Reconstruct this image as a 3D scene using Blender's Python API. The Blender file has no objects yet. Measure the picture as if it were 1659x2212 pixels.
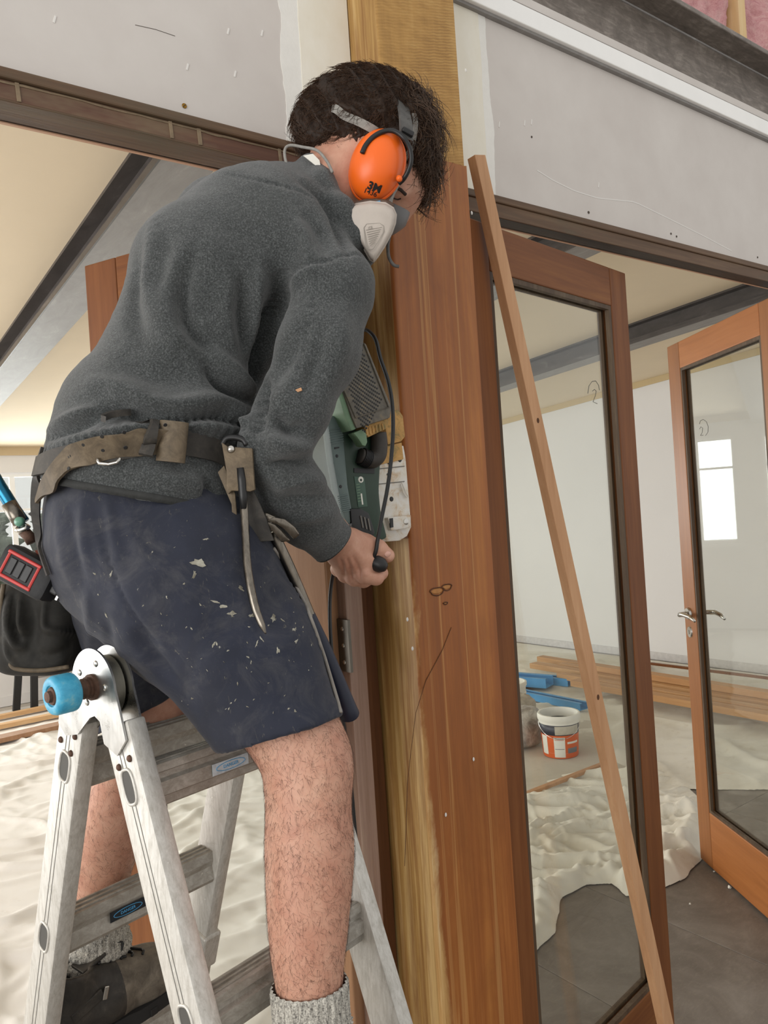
import bpy, bmesh, math, random
import numpy as np
from mathutils import Vector, Matrix
from mathutils.bvhtree import BVHTree
random.seed(7); RNG = np.random.default_rng(7)
scene = bpy.context.scene
COL = scene.collection
# ------------------------------------------------------------------ camera
F = 1690.0; RHO = math.radians(3.78); YAW = math.radians(36.4); CAM_Z = 1.51
FWD = np.array([math.sin(YAW), math.cos(YAW), 0.0])
HR = np.array([math.cos(YAW), -math.sin(YAW), 0.0]); ZUP = np.array([0, 0, 1.0])
CR = HR*math.cos(RHO) - ZUP*math.sin(RHO)          # camera right
CU = HR*math.sin(RHO) + ZUP*math.cos(RHO)          # camera up
C0 = np.array([0, 0, CAM_Z])
cam = bpy.data.cameras.new('camera'); cam.sensor_fit = 'HORIZONTAL'; cam.sensor_width = 36.0
cam.lens = F/1659*36.0; cam.clip_start = 0.02; cam.clip_end = 200
camo = bpy.data.objects.new('camera', cam); COL.objects.link(camo)
camo.matrix_world = Matrix(((CR[0], CU[0], -FWD[0], 0), (CR[1], CU[1], -FWD[1], 0), (CR[2], CU[2], -FWD[2], CAM_Z), (0, 0, 0, 1)))
scene.camera = camo
# ------------------------------------------------------------------ light
vs = scene.view_settings
vs.view_transform = 'Standard'; vs.look = 'None'; vs.gamma = 1.0; vs.use_curve_mapping = False
vs.exposure = 0.0
world = bpy.data.worlds.new('world'); scene.world = world; world.use_nodes = True
bgn = world.node_tree.nodes['Background']; bgn.inputs[0].default_value = (1.0, 0.985, 0.96, 1); bgn.inputs[1].default_value = .84
def area(name, loc, rot, sx, sy, power, color=(1, 1, 1)):
    l = bpy.data.lights.new(name, 'AREA'); l.shape = 'RECTANGLE'; l.size = sx; l.size_y = sy; l.energy = power; l.color = color
    o = bpy.data.objects.new(name, l); COL.objects.link(o); o.location = loc; o.rotation_euler = rot
    return o
# daylight entering the far room by its window wall
area('daylight_far_windows', (2.4, 8.05, 1.55), (math.radians(-90), 0, 0), 5.0, 1.2, 240, (.98, .99, 1))
area('added_fill_far_side', (-2.9, 5.0, 1.5), (0, math.radians(-90), 0), 2.0, 4.5, 165, (.99, .99, 1))  # added lamp to brighten the far room; its open side is invented
area('added_key_near_left', (-2.45, -.3, 1.75), (0, math.radians(-90), 0), 1.7, 2.5, 70, (1, .99, .97))  # added key lamp for directional light; no window is known there
# ------------------------------------------------------------------ helpers
def lin(c):
    if isinstance(c, str):
        c = c.lstrip('#'); c = [int(c[i:i+2], 16)/255 for i in (0, 2, 4)]
    return tuple((x/12.92 if x <= .04045 else ((x+.055)/1.055)**2.4) for x in c)
def ray(x, y):
    return FWD + CR*((x-829.5)/F) - CU*((y-1106)/F)
def PD(x, y, D): return C0 + ray(x, y)*D
def onX(x, y, X): d = ray(x, y); return C0 + d*(X/d[0])
def onY(x, y, Y): d = ray(x, y); return C0 + d*(Y/d[1])
def onZ(x, y, Z): d = ray(x, y); return C0 + d*((Z-CAM_Z)/d[2])
def proj(p):
    q = np.asarray(p, float)-C0; D = q@FWD
    return 829.5+F*(q@CR)/D, 1106-F*(q@CU)/D, D
def vec(*a): return np.array(a, float)
def unit(v): v = np.asarray(v, float); return v/np.linalg.norm(v)
class MB:
    def __init__(s): s.v = []; s.f = []; s.m = []; s.mi = 0
    def add(s, vs_, fs):
        b = len(s.v); s.v += [tuple(map(float, p)) for p in vs_]; s.f += [tuple(b+i for i in f) for f in fs]; s.m += [s.mi]*len(fs); return s
    def box(s, x0, x1, y0, y1, z0, z1, bev=0.0):
        if bev <= 0:
            p = [(x, y, z) for z in (z0, z1) for y in (y0, y1) for x in (x0, x1)]
            return s.add(p, [(0, 2, 3, 1), (4, 5, 7, 6), (0, 1, 5, 4), (2, 6, 7, 3), (0, 4, 6, 2), (1, 3, 7, 5)])
        return s.obox(vec((x0+x1)/2, (y0+y1)/2, (z0+z1)/2), vec(1, 0, 0), vec(0, 1, 0), vec(0, 0, 1), (x1-x0)/2, (y1-y0)/2, (z1-z0)/2, bev)
    def obox(s, c, ax, ay, az, hx, hy, hz, bev=0.0):
        c = vec(*c); ax, ay, az = vec(*ax), vec(*ay), vec(*az)
        if bev <= 0:
            p = [c+ax*hx*i+ay*hy*j+az*hz*k for k in (-1, 1) for j in (-1, 1) for i in (-1, 1)]
            return s.add(p, [(0, 2, 3, 1), (4, 5, 7, 6), (0, 1, 5, 4), (2, 6, 7, 3), (0, 4, 6, 2), (1, 3, 7, 5)])
        bm = bmesh.new(); bmesh.ops.create_cube(bm, size=2)
        for v in bm.verts: v.co = (v.co.x*hx, v.co.y*hy, v.co.z*hz)
        bmesh.ops.bevel(bm, geom=bm.edges[:], offset=min(bev, hx*.95, hy*.95, hz*.95), segments=2, affect='EDGES', profile=.5)
        bm.verts.index_update()
        s.add([c+ax*v.co.x+ay*v.co.y+az*v.co.z for v in bm.verts], [[v.index for v in f.verts] for f in bm.faces]); bm.free(); return s
    def bar(s, p0, p1, w, h, up=(0, 0, 1), bev=0.0):
        p0, p1 = vec(*p0), vec(*p1); az = unit(p1-p0); ax = np.cross(az, up)
        ax = unit(ax) if np.linalg.norm(ax) > 1e-6 else vec(1, 0, 0); ay = np.cross(az, ax)
        return s.obox((p0+p1)/2, ax, ay, az, w/2, h/2, np.linalg.norm(p1-p0)/2, bev)
    def tube(s, pts, r, n=8, cap=True, closed=False):
        pts = [vec(*p) for p in pts]; N = len(pts); r = [r]*N if np.isscalar(r) else list(r)
        vsn, t0 = [], None
        for i in range(N):
            if closed: t = pts[(i+1) % N]-pts[i-1]
            else: t = pts[min(i+1, N-1)]-pts[max(i-1, 0)]
            t = unit(t)
            if t0 is None:
                a = np.cross(t, (0, 0, 1.)); a = np.cross(t, (1., 0, 0)) if np.linalg.norm(a) < .1 else a; a = unit(a)
            else:
                a = a - t*(a@t); a = unit(a)
            t0 = t; b = np.cross(t, a)
            vsn += [pts[i]+(a*math.cos(2*math.pi*k/n)+b*math.sin(2*math.pi*k/n))*r[i] for k in range(n)]
        fs = []
        for i in range(N if closed else N-1):
            j = (i+1) % N
            fs += [(i*n+k, i*n+(k+1) % n, j*n+(k+1) % n, j*n+k) for k in range(n)]
        if cap and not closed: fs += [tuple(range(n))[::-1], tuple(range((N-1)*n, N*n))]
        return s.add(vsn, fs)
    def lathe(s, prof, o, ax, n=32, sx=1, sy=1, e1=None, a0=0, a1=2*math.pi):
        o = vec(*o); ax = unit(ax)
        if e1 is None:
            e1 = np.cross(ax, (0, 0, 1.)); e1 = np.cross(ax, (1., 0, 0)) if np.linalg.norm(e1) < .1 else e1
        e1 = unit(vec(*e1)-ax*(vec(*e1)@ax)); e2 = np.cross(ax, e1); N = len(prof); full = abs(a1-a0-2*math.pi) < 1e-6
        m = n if full else n+1
        vsn = [o+ax*h+(e1*math.cos(a0+(a1-a0)*k/n)*sx+e2*math.sin(a0+(a1-a0)*k/n)*sy)*r for (r, h) in prof for k in range(m)]
        fs = []
        for i in range(N-1):
            for k in range(n):
                k2 = (k+1) % m; fs.append((i*m+k, i*m+k2, (i+1)*m+k2, (i+1)*m+k))
        if full:
            if prof[0][0] > 1e-6: fs.append(tuple(range(m))[::-1])
            if prof[-1][0] > 1e-6: fs.append(tuple(range((N-1)*m, N*m)))
        return s.add(vsn, fs)
    def prism(s, poly, o, ax, ay, d):            # polygon in the (ax, ay) plane extruded by vector d
        o = vec(*o); ax, ay, d = vec(*ax), vec(*ay), vec(*d); n = len(poly)
        a = [o+ax*p[0]+ay*p[1] for p in poly]; b = [p+d for p in a]
        return s.add(a+b, [tuple(range(n))[::-1], tuple(range(n, 2*n))]+[(i, (i+1) % n, n+(i+1) % n, n+i) for i in range(n)])
    def ribbon(s, pts, wid, nrm, th):            # flat strap: centre points, half-width vectors, outward normals
        pts, wid, nrm = np.array(pts), np.array(wid), np.array(nrm); N = len(pts); vsn = []
        for i in range(N):
            a, b, n_ = pts[i]-wid[i], pts[i]+wid[i], nrm[i]*th
            vsn += [a, b, b+n_, a+n_]
        fs = [(0, 3, 2, 1), (4*N-4, 4*N-3, 4*N-2, 4*N-1)]
        for i in range(N-1):
            for k in range(4): fs.append((4*i+k, 4*i+(k+1) % 4, 4*i+4+(k+1) % 4, 4*i+4+k))
        return s.add(vsn, fs)
    def merge(s, V, Fc): return s.add(V, Fc)
    def build(s, name, mat, parent=None, smooth=False, angle=None):
        return mesh_obj(name, s.v, s.f, mat, parent, smooth, angle, s.m)
ROOTLOC = {}
def mesh_obj(name, V, Fc, mat, parent=None, smooth=False, angle=None, midx=None):
    me = bpy.data.meshes.new(name); V = np.asarray(V, float).reshape(-1, 3)
    if parent is not None:
        M = ROOTLOC.get(parent.name)
        if M is not None: V = (V-M)
    me.from_pydata(V.tolist(), [], [tuple(f) for f in Fc]) if not isinstance(Fc, np.ndarray) else me.from_pydata(V.tolist(), [], Fc.tolist())
    mats = mat if isinstance(mat, (list, tuple)) else [mat]
    for m_ in mats: me.materials.append(m_)
    if midx is not None and len(mats) > 1: me.polygons.foreach_set('material_index', midx)
    if smooth: me.polygons.foreach_set('use_smooth', [True]*len(me.polygons))
    bm = bmesh.new(); bm.from_mesh(me); bmesh.ops.recalc_face_normals(bm, faces=bm.faces) if len(me.polygons) < 60000 else None
    if angle is not None:
        for f in bm.faces: f.smooth = True
        for e in bm.edges:
            if len(e.link_faces) == 2 and e.calc_face_angle(0) > math.radians(angle): e.smooth = False
    bm.to_mesh(me); bm.free(); me.update()
    o = bpy.data.objects.new(name, me); COL.objects.link(o)
    if parent is not None: o.parent = parent; ROOTLOC[o.name] = ROOTLOC.get(parent.name, np.zeros(3))
    return o
def tag(o, label=None, cat=None, group=None, kind=None):
    if label: o['label'] = label
    if cat: o['category'] = cat
    if group: o['group'] = group
    if kind: o['kind'] = kind
    return o
def root(name, loc=(0, 0, 0), label=None, cat=None, group=None, kind=None, rz=0.0, local=False):
    o = bpy.data.objects.new(name, None); COL.objects.link(o); o.empty_display_size = .1
    o.location = tuple(loc); o.rotation_euler = (0, 0, rz)
    ROOTLOC[o.name] = np.zeros(3) if local else np.array(loc, float)
    return tag(o, label, cat, group, kind)
# ------------------------------------------------------------------ materials
MATS = {}
class NT:
    def __init__(s, name):
        s.m = bpy.data.materials.new(name); s.m.use_nodes = True; s.t = s.m.node_tree; s.n = s.t.nodes; s.b = s.n['Principled BSDF']; s.co = None
    def coord(s, scale=(1, 1, 1), kind='Object', rot=(0, 0, 0)):
        if s.co is None: s.co = s.n.new('ShaderNodeTexCoord')
        mp = s.n.new('ShaderNodeMapping'); mp.inputs['Scale'].default_value = scale; mp.inputs['Rotation'].default_value = rot
        s.t.links.new(s.co.outputs[kind], mp.inputs[0]); return mp.outputs[0]
    def noise(s, co, scale, detail=4, rough=.55, dist=0):
        n = s.n.new('ShaderNodeTexNoise'); n.inputs['Scale'].default_value = scale; n.inputs['Detail'].default_value = detail
        n.inputs['Roughness'].default_value = rough; n.inputs['Distortion'].default_value = dist; s.t.links.new(co, n.inputs['Vector']); return n.outputs['Fac']
    def vor(s, co, scale, feat='F1', rnd=1):
        n = s.n.new('ShaderNodeTexVoronoi'); n.feature = feat; n.inputs['Scale'].default_value = scale; n.inputs['Randomness'].default_value = rnd; s.t.links.new(co, n.inputs['Vector']); return n.outputs['Distance']
    def wave(s, co, scale, dist=2, det=2, kind='BANDS', axis='X'):
        n = s.n.new('ShaderNodeTexWave'); n.wave_type = kind; n.bands_direction = axis; n.inputs['Scale'].default_value = scale; n.inputs['Distortion'].default_value = dist; n.inputs['Detail'].default_value = det
        s.t.links.new(co, n.inputs['Vector']); return n.outputs['Fac']
    def ramp(s, fac, stops):
        r = s.n.new('ShaderNodeValToRGB'); e = r.color_ramp.elements
        while len(e) < len(stops): e.new(.5)
        for i, (p, c) in enumerate(stops):
            e[i].position = p; c = lin(c) if isinstance(c, str) else ((c,)*3 if np.isscalar(c) else c); e[i].color = (*c[:3], 1)
        s.t.links.new(fac, r.inputs[0]); return r.outputs[0]
    def mix(s, fac, a, b, mode='MIX'):
        n = s.n.new('ShaderNodeMix'); n.data_type = 'RGBA'; n.blend_type = mode
        for sock, v in ((n.inputs[0], fac), (n.inputs[6], a), (n.inputs[7], b)):
            if isinstance(v, bpy.types.NodeSocket): s.t.links.new(v, sock)
            elif np.isscalar(v) and not isinstance(v, str): sock.default_value = v
            else: c = lin(v) if isinstance(v, str) else v; sock.default_value = (*c[:3], 1)
        return n.outputs[2]
    def math(s, op, a, b=0.0, clamp=False):
        n = s.n.new('ShaderNodeMath'); n.operation = op; n.use_clamp = clamp
        for sock, v in ((n.inputs[0], a), (n.inputs[1], b)):
            if isinstance(v, bpy.types.NodeSocket): s.t.links.new(v, sock)
            else: sock.default_value = v
        return n.outputs[0]
    def sep(s, co):
        n = s.n.new('ShaderNodeSeparateXYZ'); s.t.links.new(co, n.inputs[0]); return n.outputs
    def color(s, v): 
        if isinstance(v, bpy.types.NodeSocket): s.t.links.new(v, s.b.inputs['Base Color'])
        else: s.b.inputs['Base Color'].default_value = (*(lin(v) if isinstance(v, str) else v), 1)
        return s
    def rough(s, v):
        if isinstance(v, bpy.types.NodeSocket): s.t.links.new(v, s.b.inputs['Roughness'])
        else: s.b.inputs['Roughness'].default_value = v
        return s
    def bump(s, h, strength=.3, dist=.01):
        n = s.n.new('ShaderNodeBump'); n.inputs['Strength'].default_value = strength; n.inputs['Distance'].default_value = dist
        s.t.links.new(h, n.inputs['Height']); s.t.links.new(n.outputs[0], s.b.inputs['Normal']); return s
    def set(s, **k):
        for a, v in k.items(): s.b.inputs[a.replace('_', ' ')].default_value = v
        return s
def plain(name, c, rough=.5, var=.0, scale=20, metal=0, bump=0, bscale=None, bdist=.002, **k):
    if name in MATS: return MATS[name]
    t = NT(name); t.rough(rough).set(Metallic=metal, **k)
    if var:
        f = t.noise(t.coord(), scale, 5, .6); L = np.array(lin(c)) if isinstance(c, str) else np.array(c)
        t.color(t.ramp(f, [(.3, tuple(L*(1-var))), (.7, tuple(np.minimum(L*(1+var), 1)))]))
    else: t.color(c)
    if bump: t.bump(t.noise(t.coord(), bscale or scale*3, 5), bump, bdist)
    MATS[name] = t.m; return t.m
def wood(name, dark, mid, light, axis='z', rough=.5, gs=1.0, bump=.15, blotch=None, spec=.4):
    if name in MATS: return MATS[name]
    t = NT(name); a = 1.6*gs; b = 32*gs
    sc = {'x': (a, b, b), 'y': (b, a, b), 'z': (b, b, a)}[axis]
    co = t.coord(sc)
    n1 = t.noise(co, 1.0, 6, .65, .8); n2 = t.noise(co, 4.0, 5, .7)
    f = t.mix(.4, n1, n2); c = t.ramp(f, [(.28, dark), (.5, mid), (.72, light)])
    c2 = {'x': (.8, 3, 3), 'y': (3, .8, 3), 'z': (3, 3, .8)}[axis]
    bl = t.noise(t.coord(c2), 1.7, 4, .6)
    c = t.mix(t.ramp(bl, [(.35, 0.0), (.75, .55)]), c, dark)
    if blotch: c = t.mix(t.ramp(t.noise(t.coord(c2), 3.1, 5, .7), [(.5, 0.0), (.7, .8)]), c, blotch)
    t.color(c).rough(rough).bump(n2, bump, .002).set(Specular_IOR_Level=spec)
    MATS[name] = t.m; return t.m
def metal(name, c, rough=.35, scratch=.15, mtl=1.0):
    if name in MATS: return MATS[name]
    t = NT(name); L = np.array(lin(c)); n1 = t.noise(t.coord((6, 6, 6)), 4, 6, .7); n2 = t.noise(t.coord((60, 60, 6)), 3, 4, .7)
    f = t.mix(.5, n1, n2)
    t.color(t.ramp(f, [(.3, tuple(L*(1-scratch*2))), (.55, tuple(L)), (.75, tuple(np.minimum(1, L*(1+scratch))))])).rough(t.ramp(n1, [(.3, rough-.08), (.7, rough+.12)])).set(Metallic=mtl).bump(n2, .06, .001)
    MATS[name] = t.m; return t.m
# numpy noise
def hash2(ix, iy, s=0):
    h = (ix*374761393 + iy*668265263 + s*974711) & 0xffffffff
    h = ((h ^ (h >> 13))*1274126177) & 0xffffffff
    return ((h ^ (h >> 16)) & 0xffff)/65535.0
def vnoise(x, y, s=0):
    ix, iy = np.floor(x).astype(np.int64), np.floor(y).astype(np.int64); fx, fy = x-ix, y-iy
    fx, fy = fx*fx*fx*(fx*(fx*6-15)+10), fy*fy*fy*(fy*(fy*6-15)+10)
    a, b, c, d = hash2(ix, iy, s), hash2(ix+1, iy, s), hash2(ix, iy+1, s), hash2(ix+1, iy+1, s)
    return (a*(1-fx)+b*fx)*(1-fy)+(c*(1-fx)+d*fx)*fy
def fbm(x, y, s=0, o=4):
    r = 0; a = .5
    for k in range(o): r = r+a*vnoise(x*2**k, y*2**k, s+k*17); a *= .5
    return r
def ridged(x, y, s=0, o=4):
    r = 0; a = .5
    for k in range(o): r = r+a*(1-np.abs(2*vnoise(x*2**k, y*2**k, s+k*31)-1))**2; a *= .5
    return r
def text_mesh(txt, size, o, ax, ay, mat, name, parent, depth=.0004, align='CENTER', shear=0, bold=0, bend=None):
    cu = bpy.data.curves.new('t', 'FONT'); cu.body = txt; cu.size = size; cu.align_x = align; cu.align_y = 'CENTER'; cu.extrude = depth; cu.shear = shear; cu.offset = bold; cu.resolution_u = 4
    ob = bpy.data.objects.new('t', cu); COL.objects.link(ob)
    me = bpy.data.meshes.new_from_object(ob.evaluated_get(bpy.context.evaluated_depsgraph_get()))
    V = np.array([v.co[:] for v in me.vertices]); Fc = [tuple(p.vertices) for p in me.polygons]
    bpy.data.objects.remove(ob); bpy.data.curves.remove(cu); bpy.data.meshes.remove(me)
    o, ax, ay = vec(*o), unit(ax), unit(ay); az = np.cross(ax, ay)
    W = o+V[:, :1]*ax+V[:, 1:2]*ay+V[:, 2:3]*az
    if bend is not None: W = bend(W)
    return mesh_obj(name, W, Fc, mat, parent)
# ================================================================== SETTING
WY = 1.24; PY = 1.148; PX0, PX1 = 0.9035, 1.1136
def zceil(Y): return 2.54-.065*(Y-4.39)
# --- materials
t = NT('plasterboard'); n1 = t.noise(t.coord(), 6, 5, .6); n2 = t.noise(t.coord(), 300, 3)
c = t.ramp(n1, [(.3, '#c7c0ba'), (.7, '#d0cac4')]); t.color(c).rough(.85).bump(n2, .08, .001); M_BOARD = t.m
t = NT('joint_compound'); n1 = t.noise(t.coord((2, 2, 1)), 9, 5, .6); t.color(t.ramp(n1, [(.3, '#e2dccb'), (.7, '#eae6da')])).rough(.8).bump(t.noise(t.coord(), 120, 4), .1, .001); M_COMPOUND = t.m
M_COMPEDGE = plain('compound_feather', '#e4e2dc', .85, .03, 40, bump=.2, bscale=160)
M_CEIL = plain('ceiling_paint', '#e6d6bb', .8, .02, 3, bump=.03, bscale=200)
M_WALLW = plain('white_wall_paint', '#dcdad8', .75, .015, 2, bump=.03, bscale=150)
M_TRIMW = plain('white_trim_paint', '#f2f1ee', .45, .02, 15)
t = NT('steel_beam'); n1 = t.noise(t.coord((1, 1, 1)), 7, 8, .7, 1.5); n2 = t.noise(t.coord((2, 10, 10)), 6, 6, .7, 1)
t.color(t.ramp(t.mix(.5, n1, n2), [(.34, '#575049'), (.5, '#736a62'), (.66, '#9a9188')])).rough(.5).set(Metallic=.15).bump(n1, .1, .002); M_STEEL = t.m
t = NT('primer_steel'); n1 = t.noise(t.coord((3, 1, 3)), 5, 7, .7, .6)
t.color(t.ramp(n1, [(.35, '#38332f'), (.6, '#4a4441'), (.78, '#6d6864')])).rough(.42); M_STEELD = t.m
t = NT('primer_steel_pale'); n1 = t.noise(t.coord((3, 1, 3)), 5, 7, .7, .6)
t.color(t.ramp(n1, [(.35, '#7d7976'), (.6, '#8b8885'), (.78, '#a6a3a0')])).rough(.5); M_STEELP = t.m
M_HEAD = wood('head_timber', '#4b3828', '#644c38', '#7c6349', 'x', .6, 1.1, .3, '#57503f')
M_HEADR = wood('head_timber_red', '#50352a', '#5f4032', '#6e4e3a', 'x', .6, .8, .25, '#7a6a52')
M_HEADD = wood('head_timber_dark', '#1e150f', '#2f2219', '#453427', 'x', .55, 1, .2)
M_PINKISH = wood('head_timber_raw', '#b98d70', '#cfa588', '#ddb99d', 'x', .6, 1, .1)
M_DOOR = wood('door_timber', '#5b3318', '#7b4a26', '#8f5c33', 'z', .5, .7, .08, spec=.25)
M_DOORX = wood('door_timber_rail', '#5f361a', '#7b4a26', '#90602f', 'x', .5, .7, .08, spec=.25)
M_DOORO = wood('door_timber_orange', '#80502a', '#966034', '#a66e40', 'z', .42, .7, .06)
M_DOOROX = wood('door_timber_orange_rail', '#90572b', '#a66836', '#b37744', 'x', .42, .7, .06)
M_DOORL = wood('door_timber_pale', '#8a6548', '#a17a5b', '#b3906f', 'z', .4, .9, .06)  # paleness paints the reflection on door_3's hinge stile; also a pinkish board
M_BEAD = wood('glazing_bead', '#3a2a1d', '#55422f', '#7a6a55', 'z', .6, 1, .1)
M_JAMBL = wood('jamb_faded', '#7d6350', '#93786a', '#a68e7c', 'z', .5, 1.3, .12, '#9a7038')
M_JAMBM = wood('jamb_brown', '#4a2a16', '#5f3a20', '#6e472a', 'z', .45, 1, .1)
M_JAMBD = wood('jamb_dark', '#2b1a11', '#3a251a', '#482f22', 'z', .5, 1, .1)
M_BATTEN = wood('batten_pine', '#a97c56', '#c0936c', '#cfa680', 'z', .6, .8, .1)
M_PLANK = wood('floor_plank', '#a87a4c', '#bd9162', '#cda97d', 'y', .6, .8, .1)
M_PLANKX = wood('floor_plank_x', '#b98f63', '#cda77a', '#d9bb94', 'x', .6, .8, .1)
t = NT('window_glass'); tr = t.n.new('ShaderNodeBsdfTransparent'); tr.inputs[0].default_value = (.955, .97, .955, 1)
gl = t.n.new('ShaderNodeBsdfGlossy'); gl.inputs['Roughness'].default_value = .015; ge = t.n.new('ShaderNodeNewGeometry')
dp = t.n.new('ShaderNodeVectorMath'); dp.operation = 'DOT_PRODUCT'; t.t.links.new(ge.outputs['Normal'], dp.inputs[0]); t.t.links.new(ge.outputs['Incoming'], dp.inputs[1])
sch = t.math('ADD', t.math('MULTIPLY', t.math('POWER', t.math('SUBTRACT', 1.0, t.math('ABSOLUTE', dp.outputs['Value'])), 5.0), .95), .045)
mx = t.n.new('ShaderNodeMixShader'); t.t.links.new(sch, mx.inputs[0]); t.t.links.new(tr.outputs[0], mx.inputs[1]); t.t.links.new(gl.outputs[0], mx.inputs[2])
t.t.links.new(mx.outputs[0], t.n['Material Output'].inputs[0]); M_GLASS = t.m
M_CHROME = metal('chrome', '#c9c6c0', .22, .05)
M_BLACK = plain('black_plastic', '#1a1a1b', .45, .15, 40, bump=.1)
M_GROUT = plain('grout', '#b4aea6', .9, .1, 60)
t = NT('slate_tile'); n1 = t.noise(t.coord(), 5, 8, .65, .8); n2 = t.noise(t.coord((3, 8, 1)), 9, 8, .75, 1.2)
t.color(t.mix(t.ramp(n2, [(.5, 0.0), (.75, .5)]), t.ramp(n1, [(.3, '#625a52'), (.5, '#726a62'), (.72, '#857e76')]), '#8d8679')).rough(.55).bump(n2, .12, .002); M_TILE = t.m
# --- floor
fl = root('floor', (0, 0, 0), kind='structure'); 
MB().box(-4, 7, -3, 9.0, -.12, -.004).build('floor_slab', M_GROUT, fl)
tm = MB().box(-.2588, .2588, -.599, .599, -.01, 0, .002); tile0 = None
for i in range(-4, 6):
    for j in range(-2, 3):
        x = 1.845-.26+i*.52; y = 1.45+j*1.2
        if tile0 is None: o = tile0 = tm.build('tile', M_TILE, fl)
        else: o = tile0.copy(); COL.objects.link(o); o.parent = fl
        o.location = (x, y, 0)
# --- walls of the place
wl = root('wall_left', (0, 0, 0), kind='structure')
MB().box(-2.5, PX0, WY, WY+.11, 2.19, 3.4).build('plasterboard_sheet', M_BOARD, wl)
def patch(x0f, x1, z0, z1, mat, name, par, y, n=60, seed=0, amp=.006, flip=False):
    zs = np.linspace(z0, z1, n); ed = x0f+amp*(fbm(zs*14, zs*0+seed, seed)-.5)*2+.0022*(fbm(zs*90, zs*0, seed+3)-.5)
    V, Fc = [], []
    for i, z in enumerate(zs):
        V += [(ed[i], y, z), (x1, y, z), (ed[i], y-.0012, z), (x1, y-.0012, z)]
        if i: a = 4*(i-1); b = 4*i; Fc += [(a+2, a+3, b+3, b+2), (a, a+2, b+2, b), (a+1, b+1, b+3, a+3)]
    return mesh_obj(name, V, Fc, mat, par)
patch(.748, PX0, 2.20, 3.4, M_COMPEDGE, 'joint_compound', wl, WY, 120, 1, .01)
patch(.79, PX0, 2.20, 3.4, M_COMPOUND, 'painted_strip', wl, WY-.0012, 60, 5, .004)
# scribbled pencil line, nicks and screws in the board
def dot(par, x, z, r, mat, name, y=WY):
    MB().lathe([(0, 0), (r*.6, 0), (r, .0008), (r*.9, .0016), (0, .0016)], (x, y, z), (0, -1, 0), 10).build(name, mat, par)
M_BRASS = metal('brass_screw', '#9a7433', .4, .2); M_NICK = plain('nail_hole', '#4b4238', .9); M_FILL = plain('filler_smear', '#dedbd6', .9)
p = onY(398, 229, WY); dot(wl, p[0], p[2], .0045, M_BRASS, 'screw_head')
MB().obox(p+vec(0, -.0018, 0), (.7, 0, .7), (0, 1, 0), (-.7, 0, .7), .0028, .0004, .0007).build('screw_slot', M_NICK, wl)
a, b = onY(292, 54, WY), onY(378, 78, WY); MB().tube([a+vec(0, -.0003, 0), (a+b)/2+vec(0, -.0003, .002), b+vec(0, -.0003, 0)], .00045, 4).build('pencil_line', M_NICK, wl)
for (x, y) in [(493, 68), (566, 72), (405, 145), (118, 42), (508, 160)]:
    p = onY(x, y, WY); MB().obox(p+vec(0, -.0004, 0), unit((.3, 0, 1)), (0, 1, 0), unit((1, 0, -.3)), .006, .0006, .0016, .0004).build('filler_smear', M_FILL, wl)
def spline0(P, n):
    P = np.array(P); t_ = np.linspace(0, len(P)-1, n); return np.stack([np.interp(t_, np.arange(len(P)), P[:, k]) for k in range(3)], 1)
wr = root('wall_right', (0, 0, 0), kind='structure')
MB().box(PX1-.05, 6.27, WY, WY+.11, 2.19, 2.70).build('plasterboard_sheet', M_BOARD, wr)
patch(1.288, PX1, 2.20, 2.62, M_COMPEDGE, 'joint_compound', wr, WY, 60, 2, .007)
patch(1.262, PX1, 2.20, 2.62, M_COMPOUND, 'painted_strip', wr, WY-.0012, 40, 6, .004)
for (x, y, r) in [(1271, 459, .0035), (1449, 505, .003), (1461, 511, .003), (1636, 556, .003), (1148, 296, .0025), (1487, 230, .002), (1563, 262, .002)]:
    p = onY(x, y, WY); dot(wr, p[0], p[2], r, M_NICK, 'nail_hole')
for k, (x, y) in enumerate([(1078, 269), (1133, 266), (1148, 264), (1293, 400)]):
    p = onY(x, y, WY); MB().obox(p+vec(0, -.0004, 0), unit((.2, 0, 1)), (0, 1, 0), unit((1, 0, -.2)), .007, .0006, .0016, .0004).build('filler_smear', M_FILL, wr)
pts = [onY(x, y, WY)+vec(0, -.0002, 0) for x, y in [(1160, 368), (1195, 390), (1240, 412), (1290, 428), (1370, 436), (1440, 470), (1520, 510), (1580, 542)]]
P_ = spline0(pts, 40); MB().ribbon(P_, np.tile([0, 0, .0012], (40, 1)), np.tile([0, -1., 0], (40, 1)), .0003).build('scuff_line', M_FILL, wr)
# white trim under the steel beam
tr1 = MB().box(PX1, 6.27, WY-.022, WY+.02, 2.613, 2.6575, .002).build('trim_1', M_TRIMW); tag(tr1, kind='structure')
tr1b = MB().box(PX1, 6.27, WY-.012, WY, 2.606, 2.613).build('painted_shade_strip', M_STEELP, tr1)  # grey strip stands in for the shade below the trim
# steel beam over the wall
sb = root('steel_beam', (2.5, WY, 2.66), 'long grey mill-finish steel I-beam above the right plasterboard wall', 'beam')
MB().box(PX1-.1, 6.27, WY-.005, WY+.16, 2.6625, 2.676, .003).build('bottom_flange', M_STEEL, sb)
MB().box(PX1-.1, 6.27, WY+.07, WY+.082, 2.676, 2.895).build('web', M_STEEL, sb)
MB().box(PX1-.1, 6.27, WY-.005, WY+.16, 2.895, 2.910, .003).build('top_flange', M_STEEL, sb)
MB().tube([(PX1-.1, WY+.069, 2.893), (6.27, WY+.069, 2.893)], .0035, 6).build('weld_bead', M_STEELP, sb)
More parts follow.
